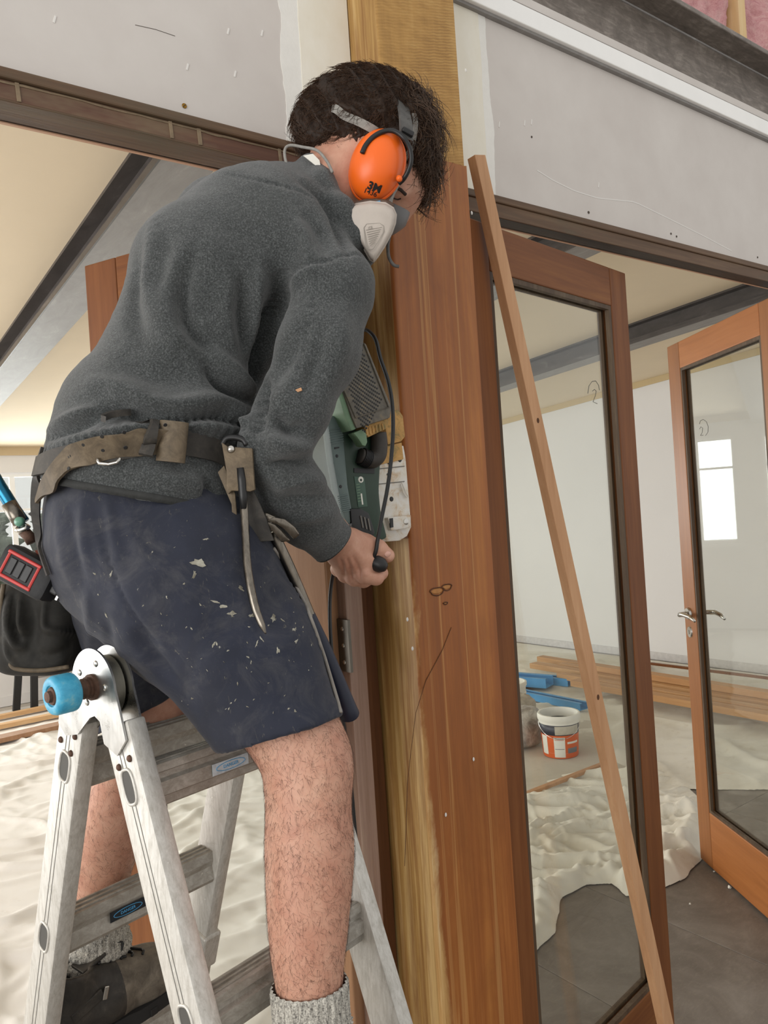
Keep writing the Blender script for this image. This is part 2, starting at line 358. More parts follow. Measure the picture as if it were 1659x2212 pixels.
# framing and pink insulation above
M_STUD = wood('stud_pine', '#c39c68', '#d7b784', '#e3cba0', 'z', .7, .8, .1)
t = NT('pink_insulation'); n1 = t.noise(t.coord((1, 1, 2)), 14, 8, .75, 1.5); n2 = t.noise(t.coord((30, 30, 30)), 8, 5, .7)
t.color(t.ramp(t.mix(.35, n1, n2), [(.3, '#b06d70'), (.48, '#d69c9d'), (.62, '#e3b7b4'), (.75, '#e8cfc6')])).rough(.95).bump(n2, .8, .006); M_PINK = t.m
for k, (x, lb) in enumerate([(2.03, 'pale pine stud standing on the steel beam, left of the pink insulation'), (2.485, 'pale pine stud between the two pink insulation batts above the beam'), (2.94, 'pale pine stud beyond the right pink insulation batt, above the beam')]):
    o = MB().box(x-.02, x+.02, WY+.03, WY+.12, 2.910, 3.45, .002).build('wall_stud', M_STUD); tag(o, lb, 'stud', 'studs above the steel beam')
def batt(x0, x1, lb, seed):
    nx, nz = 44, 52; V, Fc = [], []
    for k in range(nz):
        for i in range(nx):
            u, w = i/(nx-1), k/(nz-1); e = min(u, 1-u)*2; x = x0+(x1-x0)*u; z = 2.912+.5*w
            d = .055*min(1, e*3)**.5+.05*(ridged(np.array(x*7), np.array(z*4), seed)-.5)+.018*(fbm(np.array(x*40), np.array(z*40), seed)-.5)
            V.append((x, WY+.10-float(d), z))
    for k in range(nz-1):
        for i in range(nx-1): a = k*nx+i; Fc.append((a, a+1, a+nx+1, a+nx))
    b0 = len(V); V += [(x, WY+.13, z) for (x, z) in ((x0, 2.912), (x1, 2.912), (x1, 3.412), (x0, 3.412))]; Fc.append((b0, b0+3, b0+2, b0+1))
    o = mesh_obj('insulation_batt', V, Fc, M_PINK, None, True); tag(o, lb, 'insulation', 'pink batts above the beam')
batt(2.052, 2.463, 'larger pink fluffy insulation batt between two pine studs above the beam', 3)
batt(2.507, 2.918, 'pink insulation batt at the far right edge above the steel beam', 8)
wb = MB().box(1.0, 6.27, WY+.131, WY+.145, 2.9, 3.5).build('wall_back', plain('cream_lining', '#d8c29b', .8, .03, 4)); tag(wb, kind='structure')
# --- door heads (left and right)
def head(name, x0, x1, left):
    h = root(name, (0, 0, 0), kind='structure')
    MB().box(x0, x1, WY-.018, WY+.02, 2.180, 2.1965, .003).build('cap_board', M_HEAD, h)
    if left:
        MB().box(x0, x1, WY-.011, WY+.02, 2.1512, 2.180, .001).build('brick_scarred_board', M_HEADR, h)
        MB().box(x0, x1, WY-.012, WY+.048, 2.148, 2.1512, .001).build('soffit_board', M_HEAD, h)
        MB().box(x0, x1, WY+.048, WY+.056, 2.150, 2.19).build('rebate', M_HEADD, h)
        MB().box(x0, x1, WY+.056, WY+.0625, 2.148, 2.19).build('raw_edge', M_PINKISH, h)
    else:
        MB().box(x0, x1, WY-.014, WY+.02, 2.148, 2.180, .002).build('face_board', M_HEAD, h)
        MB().box(x0, x1, WY+.020, WY+.030, 2.149, 2.19).build('stop_board', M_HEADD, h)
        MB().box(x0, x1, WY-.012, WY+.022, 2.1472, 2.149).build('soffit_board', M_HEADD, h)
        MB().box(x0, x1, WY+.030, WY+.034, 2.147, 2.19).build('raw_edge', M_PINKISH, h)
    return h
hl = head('trim_2', -2.5, PX0, True); hr = head('trim_3', PX1, 6.27, False)
M_MORTAR = plain('old_mortar', '#81705a', .95, .2, 60, bump=.3)
for k, (x, w) in enumerate([(.285, .003), (.52, .003), (.57, .0035), (.725, .003), (.80, .0035)]):   # mortar ghosts left by bricks
    MB().obox((x, WY-.0118, 2.1655), (1, 0, .06), (0, 1, 0), (-.06, 0, 1), w, .001, .014, .0005).build('mortar_mark', M_MORTAR, hl)
xs = np.linspace(-.2, .9, 90); zz = 2.1765+.0016*(fbm(xs*30, xs*0, 4)-.5)*2
MB().tube([(x, WY-.0115, z) for x, z in zip(xs, zz)], list(.0008+.0018*fbm(xs*17, xs*0, 9)), 5).build('mortar_mark', M_MORTAR, hl)
# --- timber post
t = NT('post_timber'); co = t.coord((1, 1, 1)); g1 = t.noise(t.coord((26, 26, .9)), 1, 6, .6, .6); g2 = t.noise(t.coord((70, 70, 1.4)), 1.6, 5, .7)
bl = t.noise(t.coord((5, 5, 1.6)), 1.8, 5, .65, .7); c = t.ramp(t.mix(.4, g1, g2), [(.3, '#7d451b'), (.5, '#9c5c27'), (.68, '#b27335')])
c = t.mix(t.ramp(bl, [(.4, 0.0), (.7, .6)]), c, '#7a4519')
stre = t.noise(t.coord((55, 55, .55)), 1, 3, .5, .9); c = t.mix(t.ramp(stre, [(.60, 0.0), (.66, .55), (.72, 0.1)]), c, '#c08f55')
sx = t.sep(co); wear = t.noise(t.coord((10, 10, 3)), 2.2, 6, .7, .5)        # worn bare wood along the left arris, widening lower down
dx = t.math('SUBTRACT', sx[0], t.math('MULTIPLY', wear, .05)); edge = t.math('SUBTRACT', t.math('MULTIPLY', sx[2], -.028), dx)
wf = t.math('MULTIPLY', t.math('ADD', edge, .018), 70, True)
pal = t.ramp(t.noise(t.coord((60, 60, 2)), 1.5, 6, .7), [(.3, '#a5763c'), (.5, '#c79f66'), (.7, '#d9c097')])
c = t.mix(wf, c, pal); t.color(c).rough(t.ramp(g2, [(.3, .38), (.7, .55)])).bump(g2, .25, .0015); M_POST = t.m
t = NT('post_side_timber'); g1 = t.noise(t.coord((30, 60, 1.0)), 1, 6, .65, .8); bl = t.noise(t.coord((6, 20, 2)), 1.5, 5, .65)
c = t.ramp(g1, [(.3, '#8a6230'), (.48, '#b08a50'), (.62, '#c9a870'), (.75, '#a2733c')]); c = t.mix(t.ramp(bl, [(.42, 0.0), (.65, .75)]), c, '#7c4c22')
t.color(c).rough(.5).bump(g1, .2, .001); M_POSTS = t.m
t = NT('post_sawn_timber'); g1 = t.noise(t.coord((9, 9, 40)), 1.3, 6, .7, .4); g2 = t.noise(t.coord((28, 28, 2)), 1, 5, .6)
saw = t.wave(t.coord((1, 1, 1), rot=(0, .25, 0)), 55, 3, 3, axis='Z')
c = t.ramp(t.mix(.45, g1, g2), [(.3, '#8f6a36'), (.5, '#ad8448'), (.7, '#bf9a5d')]); c = t.mix(t.math('MULTIPLY', t.ramp(t.noise(t.coord((6, 6, 3)), 2, 4), [(.4, 0.0), (.6, .45)]), saw), c, '#75532a')
t.color(c).rough(.7).bump(saw, .35, .0012); M_POSTT = t.m
post = root('timber_post', (PX0, PY, 0), 'tall square stained timber post being sanded between the two doorways', 'post')
def post_shaft(z0, z1, mats, name, inset=0.0, rr=.011, n=7):
    x0, x1, y0, y1 = PX0+inset, PX1-inset, PY+inset, 1.36
    ring = [(x1-.003, y0), (x1, y0+.003), (x1, y1), (x0, y1)]
    for k in range(n): a = math.pi+(math.pi/2)*k/(n-1); ring.append((x0+rr+rr*math.cos(a), y0+rr+rr*math.sin(a)))
    N = len(ring); zs = np.linspace(z0, z1, 40); V, Fc, mi = [], [], []
    for z in zs:
        w = .0035*(float(fbm(np.array(z*5.), np.array(1.7), 3))-.3)*(1 if inset == 0 else 0)
        for k, (x, y) in enumerate(ring):
            f_ = 1 if 4 <= k < 4+n else 0; V.append((x+w*f_, y+w*f_*.8, z))
    for i in range(len(zs)-1):
        for k in range(N):
            Fc.append((i*N+k, i*N+(k+1) % N, (i+1)*N+(k+1) % N, (i+1)*N+k)); mi.append(1 if k in (3, 4) else 0)
    Fc += [tuple(range(N))[::-1], tuple(range((len(zs)-1)*N, len(zs)*N))]; mi += [0, 0]
    return mesh_obj(name, V, Fc, mats, post, False, 40, mi)
post_shaft(0, 2.196, [M_POST, M_POSTS], 'shaft')
post_shaft(2.1975, 3.45, [M_POSTT, M_POSTS], 'sawn_upper_shaft', .0035, .006, 4)
xs = np.linspace(PX0+.004, PX1-.002, 24)
MB().tube([(x, PY+.002, 2.1968+.0012*math.sin(x*300)) for x in xs], .0014, 5).build('raised_splinter_line', M_POSTT, post)
M_KNOT = plain('knot_dark', '#55331a', .8, .3, 80, bump=.4); M_KNOT2 = plain('knot_light', '#a9733c', .6, .2, 60)
def knot(x, y, rx, rz):
    p = onY(x, y, PY); th = np.linspace(0, 2*math.pi, 26)[:-1]
    MB().lathe([(0, .0008), (.8, .0007), (1.0, -.0002)], p, (0, -1, 0), 24, rx*.8, rz*.7, (1, 0, 0)).build('knot', M_KNOT2, post)
    MB().tube([p+vec(rx*math.cos(a)*(1+.1*math.sin(5*a)), -.0006, rz*math.sin(a)*(1+.15*math.sin(3*a))) for a in th], .0011, 5, closed=True).build('knot_rim', M_KNOT, post)
knot(944, 1277, .017, .0075); knot(965, 1268, .012, .006); knot(962, 1303, .005, .002)
pts = [onY(x, y, PY)+vec(0, -.0002, 0) for x, y in [(975, 1355), (955, 1405), (920, 1470), (898, 1540), (888, 1620)]]+[onY(x, y, PY+.004)+vec(-.002, 0, 0) for x, y in [(882, 1690), (879, 1790), (876, 1870)]]
MB().tube(pts, .0007, 4).build('check_crack', M_KNOT, post)
for (x, y) in [(880, 1338), (891, 1401), (1019, 460), (1006, 152), (963, 1760), (1023, 1640)]:
    p = onY(x, y, PY-.001); MB().lathe([(0, .0015), (.0018, .0012), (.0026, 0)], p, (0, -1, 0), 8, 1, 1.6).build('plaster_fleck', M_FILL, post)
# --- jamb to the left of the post and lining on the right
jl = root('trim_4', (0, 0, 0), kind='structure')
MB().box(.819, .8575, WY+.012, WY+.10, 0, 2.148, .002).build('jamb_stop', M_JAMBL, jl)
MB().box(.8575, .8795, WY+.030, WY+.10, 0, 2.148, .001).build('jamb_board', M_JAMBM, jl)
MB().box(.8797, .8985, WY+.034, WY+.10, 0, 2.148, .001).build('jamb_board', M_JAMBM, jl)
MB().box(.800, .819, WY+.045, WY+.10, 0, 2.148).build('jamb_rebate', M_JAMBD, jl)
jr = root('trim_5', (0, 0, 0), kind='structure')
MB().box(PX1, 1.135, WY+.0, WY+.10, 0, 2.147, .001).build('jamb_board', M_JAMBM, jr)
# --- far room shell
FY, SX = 7.7, 6.17
ce = MB(); ce.add([(-4, WY+.11, zceil(WY+.11)), (SX+.1, WY+.11, zceil(WY+.11)), (SX+.1, FY+.1, zceil(FY+.1)), (-4, FY+.1, zceil(FY+.1)), (-4, WY+.11, zceil(WY)+.1), (SX+.1, WY+.11, zceil(WY)+.1), (SX+.1, FY+.1, zceil(FY)+.1), (-4, FY+.1, zceil(FY)+.1)], [(0, 1, 2, 3), (4, 7, 6, 5), (0, 4, 5, 1), (1, 5, 6, 2), (2, 6, 7, 3), (3, 7, 4, 0)])
tag(ce.build('ceiling', M_CEIL), kind='structure')
tag(MB().box(SX, SX+.1, WY+.11, FY+.1, 0, 2.75).build('wall_side', M_WALLW), kind='structure')
tag(MB().box(-4, SX, WY+.10, WY+.115, 2.19, zceil(WY)-.002).build('wall_front', M_WALLW), kind='structure')
wins = [(.62, 2.06), (2.30, 2.70), (2.97, 3.37), (3.64, 4.04), (4.31, 4.71)]; WZ0, WZ1 = .92, 2.09
fw = root('wall_far', (0, 0, 0), kind='structure'); m_ = MB()
xs = [-4]+[v for w in wins for v in w]+[SX]
for k in range(0, len(xs), 2): m_.box(xs[k], xs[k+1], FY, FY+.1, 0, 2.45)
for (a, b) in wins: m_.box(a, b, FY, FY+.1, 0, WZ0).box(a, b, FY, FY+.1, WZ1, 2.45)
m_.build('wall_panel', M_WALLW, fw)
M_OUT = plain('winframe_white', '#ececea', .5)
for k, (a, b) in enumerate(wins):
    w = root('window_%d' % (k+1), ((a+b)/2, FY, WZ0), kind='structure'); f_ = MB()
    for (x0, x1, z0, z1) in ((a, a+.035, WZ0, WZ1), (b-.035, b, WZ0, WZ1), (a+.035, b-.035, WZ0, WZ0+.04), (a+.035, b-.035, WZ1-.04, WZ1)): f_.box(x0, x1, FY+.02, FY+.07, z0, z1)
    f_.build('window_frame', M_OUT, w)
    MB().box(a+.035, b-.035, FY+.03, FY+.06, 1.735, 1.76).build('transom', M_OUT, w)
    if k == 0: MB().box(1.50, 1.545, FY+.03, FY+.06, WZ0+.04, WZ1-.04).build('mullion', M_OUT, w)
    MB().box(a-.03, b+.03, FY-.03, FY+.02, WZ0-.03, WZ0).build('window_sill', M_OUT, w)
    MB().box(a+.03, b-.03, FY+.043, FY+.048, WZ0+.03, WZ1-.03).build('window_pane', M_GLASS, w)
tag(MB().box(-4, SX, FY-.015, FY, 2.245, 2.327).build('trim_6', plain('painted_cornice_shadow', '#c9b491', .8)), kind='structure')  # shadow at the ceiling edge put into this strip's colour
y0_, y1_ = WY+.2, FY-.016; cz = MB(); cz.add([(x, y, zceil(y)-d) for y in (y0_, y1_) for x in (SX-.012, SX) for d in (.0005, .055)], [(0, 1, 3, 2), (4, 6, 7, 5), (0, 4, 5, 1), (2, 3, 7, 6), (0, 2, 6, 4), (1, 5, 7, 3)])
tag(cz.build('trim_7', plain('cornice_paint', '#c3ae86', .8)), kind='structure')
tag(MB().box(-4, SX, FY-.016, FY, 0, .09).build('baseboard_far', M_WALLW), kind='structure')
tag(MB().box(SX-.012, SX, WY+.2, FY-.016, 0, .07, .002).build('baseboard_side', plain('scrim_edge', '#c9c6c4', .9, .1, 30)), kind='structure')
for k, (x0, lb) in enumerate([(.862, 'dark steel I-beam crossing the cream ceiling at upper left'), (2.62, 'dark steel ceiling beam glimpsed above the near open glazed door'), (4.36, 'dark steel ceiling beam over the far white wall at right')]):
    r_ = root('ceiling_beam', (x0, WY+.13, zceil(WY)), lb, 'beam', 'steel beams under the far ceiling')
    def slab(xa, xb, dz0, dz1, name, mat):
        y0, y1 = WY+.118, FY-.017
        V = [(x, y, zceil(y)-d) for y in (y0, y1) for x in (xa, xb) for d in (dz0, dz1)]
        mesh_obj(name, V, [(0, 1, 3, 2), (4, 6, 7, 5), (0, 4, 5, 1), (2, 3, 7, 6), (0, 2, 6, 4), (1, 5, 7, 3)], mat, r_)
    w = .165
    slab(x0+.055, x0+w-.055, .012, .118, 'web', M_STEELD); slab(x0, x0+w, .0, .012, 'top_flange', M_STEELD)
    slab(x0+.0, x0+w, .122, .132, 'bottom_flange', M_STEELP); slab(x0-.002, x0+.004, .117, .133, 'flange_lip', M_STEELD); slab(x0+.004, x0+.055, .100, .121, 'fillet', M_STEELD)  # bottom flange painted paler, as lit by the windows
# unseen wall and window, added to surround the added key lamp
nl = root('added_wall_near_left', (0, 0, 0), kind='structure'); m_ = MB()
m_.box(-2.6, -2.5, -3, -1.6, 0, 3.4).box(-2.6, -2.5, 1.0, WY, 0, 3.4).box(-2.6, -2.5, -1.6, 1.0, 0, .85).box(-2.6, -2.5, -1.6, 1.0, 2.65, 3.4); m_.build('wall_panel', M_BOARD, nl)
w = root('window_6', (-2.55, -.3, .85), kind='structure'); f_ = MB()
for (y0, y1, z0, z1) in ((-1.6, -1.55, .85, 2.65), (.95, 1.0, .85, 2.65), (-1.55, .95, .85, .9), (-1.55, .95, 2.6, 2.65)): f_.box(-2.59, -2.53, y0, y1, z0, z1)
f_.build('window_frame', M_OUT, w); MB().box(-2.58, -2.54, -.33, -.28, .9, 2.6).build('mullion', M_OUT, w); MB().box(-2.6, -2.44, -1.65, 1.05, .82, .85).build('window_sill', M_OUT, w)
# --- glazed doors
def door(name, hinge, end, label, mats, pane_from=.02, handle=False, marks=False, st=.10, top=.105, bot=.225, dz=2.106, sth=None):
    h, e = vec(*hinge), vec(*end); w = np.linalg.norm(e-h); rz = math.atan2(e[1]-h[1], e[0]-h[0])
    d = root(name, (h[0], h[1], 0), rz=rz, local=True); tag(d, label, 'door', 'glazed timber doors', 'structure')
    ms, mr = mats; T = .02; z0 = .012
    sh = sth or st
    MB().box(0, sh, -T, T, z0, dz, .003).build('stile', ms, d); MB().box(w-st, w, -T, T, z0, dz, .003).build('stile', M_DOOR if name == 'door_3' else ms, d)
    MB().box(sh+.0005, w-st-.0005, -T, T, dz-top, dz, .003).build('top_rail', mr, d)
    MB().box(sh+.0005, w-st-.0005, -T, T, z0, z0+bot, .003).build('bottom_rail', mr, d)
    for s in (-1, 1):
        y = s*.0115
        for (a, b, c_, e_) in ((sh, sh+.011, z0+bot, dz-top), (w-st-.011, w-st, z0+bot, dz-top)): MB().box(a, b, y-.006, y+.006, c_, e_).build('glazing_bead', M_BEAD, d)
        for (c_, e_) in ((z0+bot, z0+bot+.011), (dz-top-.011, dz-top)): MB().box(sh+.011, w-st-.011, y-.006, y+.006, c_, e_).build('glazing_bead', M_BEAD, d)
    pane = MB().box(sh-.004, w-st+.004, -.002, .002, z0+bot-.004, dz-top+.004).build('glass_pane', M_GLASS, d)
    return d, w, pane, rz
M_PEN = plain('pen_mark', '#5d5d57', .8)
d1, w1, pane1, rz1 = door('door_1', (1.118, 1.1905), (1.794, 1.299), 'brown glazed timber door beside the post, leaning batten in front of it', (M_DOOR, M_DOORX), st=.088, top=.10, sth=.072)
d2, w2, pane2, rz2 = door('door_2', (2.475, 1.20), (2.881, 1.854), 'orange-brown glazed timber door at the right edge with a chrome lever handle', (M_DOORO, M_DOOROX), st=.1)
d3, w3, pane3, rz3 = door('door_3', (.806, 1.276), (.549, 1.80), 'glazed timber door folded back behind the man, hinged left of the post', (M_DOORL, M_DOORX), st=.095)
def world_of(d, p): return np.array((Matrix.Translation(d.location) @ Matrix.Rotation(d.rotation_euler[2], 4, 'Z')) @ Vector(p))
def to_local(d, p): return np.array((Matrix.Translation(d.location) @ Matrix.Rotation(d.rotation_euler[2], 4, 'Z')).inverted() @ Vector(p))
def on_door(d, x, y, off):                     # pixel ray against the door's face plane, in door space
    o = to_local(d, C0); q = to_local(d, C0+ray(x, y)) - o; tt = (off-o[1])/q[1]; return o+q*tt
def pen(d, pane, pts, off, r=.0009):
    MB().tube([on_door(d, x, y, off) for x, y in pts], r, 4).build('pen_mark', M_PEN, pane)
o1 = -.0025 if to_local(d1, C0)[1] < 0 else .0025
pen(d1, pane1, [(1270, 850), (1272, 834), (1279, 824), (1287, 823), (1293, 832), (1295, 843)], o1)
pen(d1, pane1, [(1280, 845), (1284, 841), (1288, 845), (1286, 855), (1281, 868), (1290, 872)], o1)
o2 = -.0025 if to_local(d2, C0)[1] < 0 else .0025
pen(d2, pane2, [(1511, 916), (1513, 909), (1519, 906), (1526, 911), (1530, 922), (1529, 934), (1524, 941)], o2, .0011)
pen(d2, pane2, [(1511, 927), (1514, 922), (1518, 925), (1517, 934), (1513, 941), (1519, 940)], o2, .0011)
# lever handles of door 2 (on its free stile)
for s in (-1, 1):
    hx, hz = w2-.045, 1.02
    hd = MB().lathe([(0, .012), (.022, .011), (.025, .004), (.025, 0)], (hx, s*.02, hz), (0, s, 0), 24).build('handle_rose', M_CHROME, d2, angle=40)
    MB().tube([(hx, s*.03, hz), (hx, s*.055, hz), (hx-.012, s*.066, hz), (hx-.04, s*.066, hz+.004), (hx-.09, s*.062, hz), (hx-.125, s*.06, hz-.012)], [.009, .009, .01, .0095, .008, .005], 12).build('lever', M_CHROME, hd, True)
    pl = MB().lathe([(0, .005), (.017, .005), (.019, 0)], (hx+.004, s*.02, hz-.075), (0, s, 0), 24, 1, 1.25).build('keyhole_plate', M_CHROME, d2, angle=40)
    MB().box(hx+.002, hx+.006, s*.0225-.003, s*.0225+.003, hz-.083, hz-.067).build('keyhole', M_BLACK, pl)
# hinge between door 3 and jamb
for hz in (1.26,):
    MB().tube([(.003, -.026, hz-.055), (.003, -.026, hz+.055)], .0065, 12).build('hinge_knuckle', M_CHROME, d3, angle=40)
    hl_ = MB().box(.004, .04, -.0225, -.0203, hz-.05, hz+.05).build('hinge_leaf', metal('hinge_steel', '#77736b', .45), d3)
    for dz_ in (-.032, .0, .032): MB().lathe([(0, .0012), (.0035, .001), (.0045, 0)], (.022+.008*(dz_ == 0), -.0225, hz+dz_), (0, -1, 0), 12).build('screw_head', M_CHROME, hl_)
hj = MB().box(.8125, .8187, WY+.002, WY+.045, 1.21, 1.31).build('hinge_leaf', MATS['hinge_steel'], jl)
for dz_ in (-.032, .0, .032): MB().lathe([(0, .0012), (.0035, .001), (.0045, 0)], (.8125, WY+.022, 1.26+dz_), (-1, 0, 0), 12).build('screw_head', M_CHROME, hj)
# --- leaning batten
a, b = onY(1029, 339, 1.158), onZ(1029+.2185*(2440-345), 2440, 0); ax = unit(b-a)
sd = unit(np.cross(ax, (0, 1, 0))); nn = np.cross(ax, sd)
bt = MB().obox((a+b)/2, sd, nn, ax, .0155, .0115, np.linalg.norm(b-a)/2, .0012).build('timber_batten', M_BATTEN)
tag(bt, 'long thin pale pine batten leaning diagonally against the wall beside the post', 'batten')
for (s, r) in ((.245, .0032), (.52, .0035)):
    p = a+(b-a)*s-nn*.0118*np.sign(nn[1]); MB().lathe([(0, .0006), (r, .0004), (r*1.2, 0)], p, -nn*np.sign(nn[1]), 12, 1, 1.5).build('knot', M_KNOT, bt)
# ================================================================== DROP CLOTHS AND THINGS IN THE FAR ROOM
def clothmat(name, base, stain, shade):
    t = NT(name); n1 = t.noise(t.coord(), 2.2, 6, .65, .6); n2 = t.noise(t.coord(), 11, 6, .7); 
    c = t.mix(t.ramp(n1, [(.42, 0.0), (.7, .75)]), base, stain); c = t.mix(t.ramp(n2, [(.58, 0.0), (.72, .5)]), c, shade)
    t.color(c).rough(.9).bump(t.noise(t.coord(), 420, 2), .15, .0008); t.b.inputs['Sheen Weight'].default_value = .15; return t.m
M_CLOTHW = clothmat('drop_cloth_white', '#dddbd7', '#d2cec8', '#c6c0b6')
M_CLOTHR = clothmat('drop_cloth_canvas', '#dedacd', '#c4bca8', '#b3a88f')
M_CLOTHB = clothmat('drop_cloth_beige', '#c3bbab', '#b1a793', '#a2967f')
def inpoly(x, y, poly):
    r = np.zeros(x.shape, bool); n = len(poly)
    for i in range(n):
        (x0, y0), (x1, y1) = poly[i], poly[(i+1) % n]
        c = ((y0 > y) != (y1 > y)) & (x < (x1-x0)*(y-y0)/((y1-y0) if y1 != y0 else 1e-9)+x0); r ^= c
    return r
def distpoly(x, y, poly):
    d = np.full(x.shape, 1e9); n = len(poly)
    for i in range(n):
        a, b = np.array(poly[i]), np.array(poly[(i+1) % n]); ab = b-a; tt = np.clip(((x-a[0])*ab[0]+(y-a[1])*ab[1])/(ab@ab), 0, 1)
        d = np.minimum(d, np.hypot(x-a[0]-tt*ab[0], y-a[1]-tt*ab[1]))
    return d
def cloth(name, poly, step, hfun, mat, label, base=.004, wob=.03, seed=0, edge=.05, blur=2):
    P = np.array(poly); x0, y0 = P.min(0)-.1; x1, y1 = P.max(0)+.1
    X, Y = np.meshgrid(np.arange(x0, x1, step), np.arange(y0, y1, step), indexing='ij')
    wx, wy = X+wob*(fbm(X*5, Y*5, seed)-.5)*2, Y+wob*(fbm(X*5+9, Y*5, seed+5)-.5)*2
    ins = inpoly(wx, wy, poly); d = distpoly(wx, wy, poly); sd = np.where(ins, d, -d)
    keep = (ins[:-1, :-1] | ins[1:, :-1] | ins[:-1, 1:] | ins[1:, 1:]); gx, gy = np.gradient(sd, step)
    out = sd < 0; X = np.where(out, X-gx*sd, X); Y = np.where(out, Y-gy*sd, Y); d = np.maximum(sd, 0)
    H = base+np.maximum(0, hfun(X, Y, d))*np.clip(d/edge, 0, 1)**.6
    for _ in range(blur): H[1:-1, 1:-1] = .25*H[1:-1, 1:-1]+.125*(H[:-2, 1:-1]+H[2:, 1:-1]+H[1:-1, :-2]+H[1:-1, 2:])+.0625*(H[:-2, :-2]+H[2:, 2:]+H[:-2, 2:]+H[2:, :-2])
    idx = -np.ones(X.shape, int); use = np.zeros(X.shape, bool)
    for dx in (0, 1):
        for dy in (0, 1): use[dx:X.shape[0]-1+dx, dy:X.shape[1]-1+dy] |= keep
    idx[use] = np.arange(use.sum()); i, j = np.nonzero(keep)
    Fc = np.stack([idx[i, j], idx[i+1, j], idx[i+1, j+1], idx[i, j+1]], 1); V = np.stack([X[use], Y[use], H[use]], 1)
    o = mesh_obj(name, V, Fc, mat, None, True); tag(o, label, 'drop cloth'); return o
def folds(X, Y, s, sc, ang, w=.5):
    c, s_ = math.cos(ang), math.sin(ang); u, v = c*X+s_*Y, -s_*X+c*Y
    u2 = u+.35*w*(fbm(X*1.3, Y*1.3, s)-.5)*2+.12*w*(fbm(X*5, Y*5, s+3)-.5); return ridged(u2*sc, v*sc*.33, s, 3)
def wrinkles(X, Y, seed, K, L, W, A, box, ang=None, spread=1.6):
    rs = np.random.default_rng(seed); H = np.zeros(X.shape)
    for _ in range(K):
        cx, cy = rs.uniform(box[0], box[1]), rs.uniform(box[2], box[3]); a = rs.uniform(0, math.pi) if ang is None else rs.normal(ang, spread*.5)
        l, w, am = rs.uniform(*L), rs.uniform(*W), rs.uniform(*A); cv = rs.normal()*.35/l; sk = rs.uniform(.35, 1)
        m = (np.abs(X-cx) < l) & (np.abs(Y-cy) < l)
        if not m.any(): continue
        x, y = X[m]-cx, Y[m]-cy; u = math.cos(a)*x+math.sin(a)*y; v = -math.sin(a)*x+math.cos(a)*y+cv*u*u+.3*w*np.sin(u*9/l+cx*7)
        q = np.clip(1-np.abs(v)/np.where(v > 0, w*sk, w), 0, 1); q = q*q*(3-2*q); e = np.clip(1-(u/l)**2, 0, 1); h = am*q*e; H[m] = np.maximum(H[m], h)+.3*np.minimum(H[m], h)
    return H
pz = lambda L: [tuple(onZ(x, y, 0)[:2]) for x, y in L]
# front heap by the near glazed door
heap = pz([(1100, 1745), (1180, 1690), (1300, 1640), (1330, 1655), (1440, 1668), (1490, 1705), (1522, 1745), (1535, 1790), (1528, 1850), (1480, 1905), (1440, 1921), (1385, 1942), (1355, 1938), (1320, 1912), (1270, 1915), (1215, 1945), (1207, 1985), (1195, 2020), (1150, 2068), (1100, 2080)])
def hh(X, Y, d):
    bx_ = (1.7, 3.6, 1.7, 2.8); r = wrinkles(X, Y, 5, 60, (.3, .8), (.03, .07), (.02, .055), bx_, 2.3, 1.0)+wrinkles(X, Y, 6, 200, (.10, .32), (.012, .026), (.006, .020), bx_)
    roll = .05*np.exp(-((d-.055)/.05)**2)*(.55+.9*fbm(X*6, Y*6, 2)); near = np.clip((2.35-Y)/.5, 0, 1)
    return r*1.0+roll*near
cloth('drop_cloth', heap, .008, hh, M_CLOTHR, 'crumpled off-white drop cloth heaped on dark tiles behind the near glazed door', .004, .02, 3, .08, 1)
backp = pz([(1440, 1706), (1659, 1709), (1850, 1712)])+[(5.2, 1.6), (6.1, 1.7), (6.1, 7.4), (3.2, 7.4)]+pz([(1075, 1500), (1090, 1560), (1290, 1600), (1330, 1660)])
cloth('drop_cloth', backp, .022, lambda X, Y, d: wrinkles(X, Y, 11, 90, (.3, 1.1), (.03, .09), (.015, .05), (3, 6, 2, 5.5), 2.3)+wrinkles(X, Y, 12, 260, (.1, .4), (.02, .045), (.006, .022), (3, 6, 2, 5.5)), M_CLOTHR, 'large creased canvas drop cloth spread under the planks by the far white wall', .003, .03, 4)
bl = pz([(1080, 1800), (1140, 1740), (1250, 1690), (1360, 1660), (1345, 1600), (1290, 1560), (1080, 1545)])
cloth('paper_sheet', bl, .03, lambda X, Y, d: .004*fbm(X*5, Y*5, 2), M_CLOTHB, 'flat beige protective sheet on the floor under the paint bucket', .006, .01, 6)['category'] = 'sheet'
leftp = [(-1.5, 1.62), (.52, 1.62), (1.0, 1.75), (1.35, 1.55), (1.6, 2.05), (1.75, 2.6), (2.3, 3.4), (2.9, 4.2), (3.1, 7.5), (-1.5, 7.5)]
cloth('drop_cloth', leftp, .014, lambda X, Y, d: wrinkles(X, Y, 21, 120, (.25, .8), (.03, .07), (.012, .04), (-.3, 2.2, 1.6, 6.5), 2.5)+wrinkles(X, Y, 22, 520, (.08, .35), (.014, .035), (.005, .020), (-.3, 2.2, 1.6, 6)), M_CLOTHW, 'big wrinkled white drop cloth covering the far floor behind the ladder', .004, .03, 7)
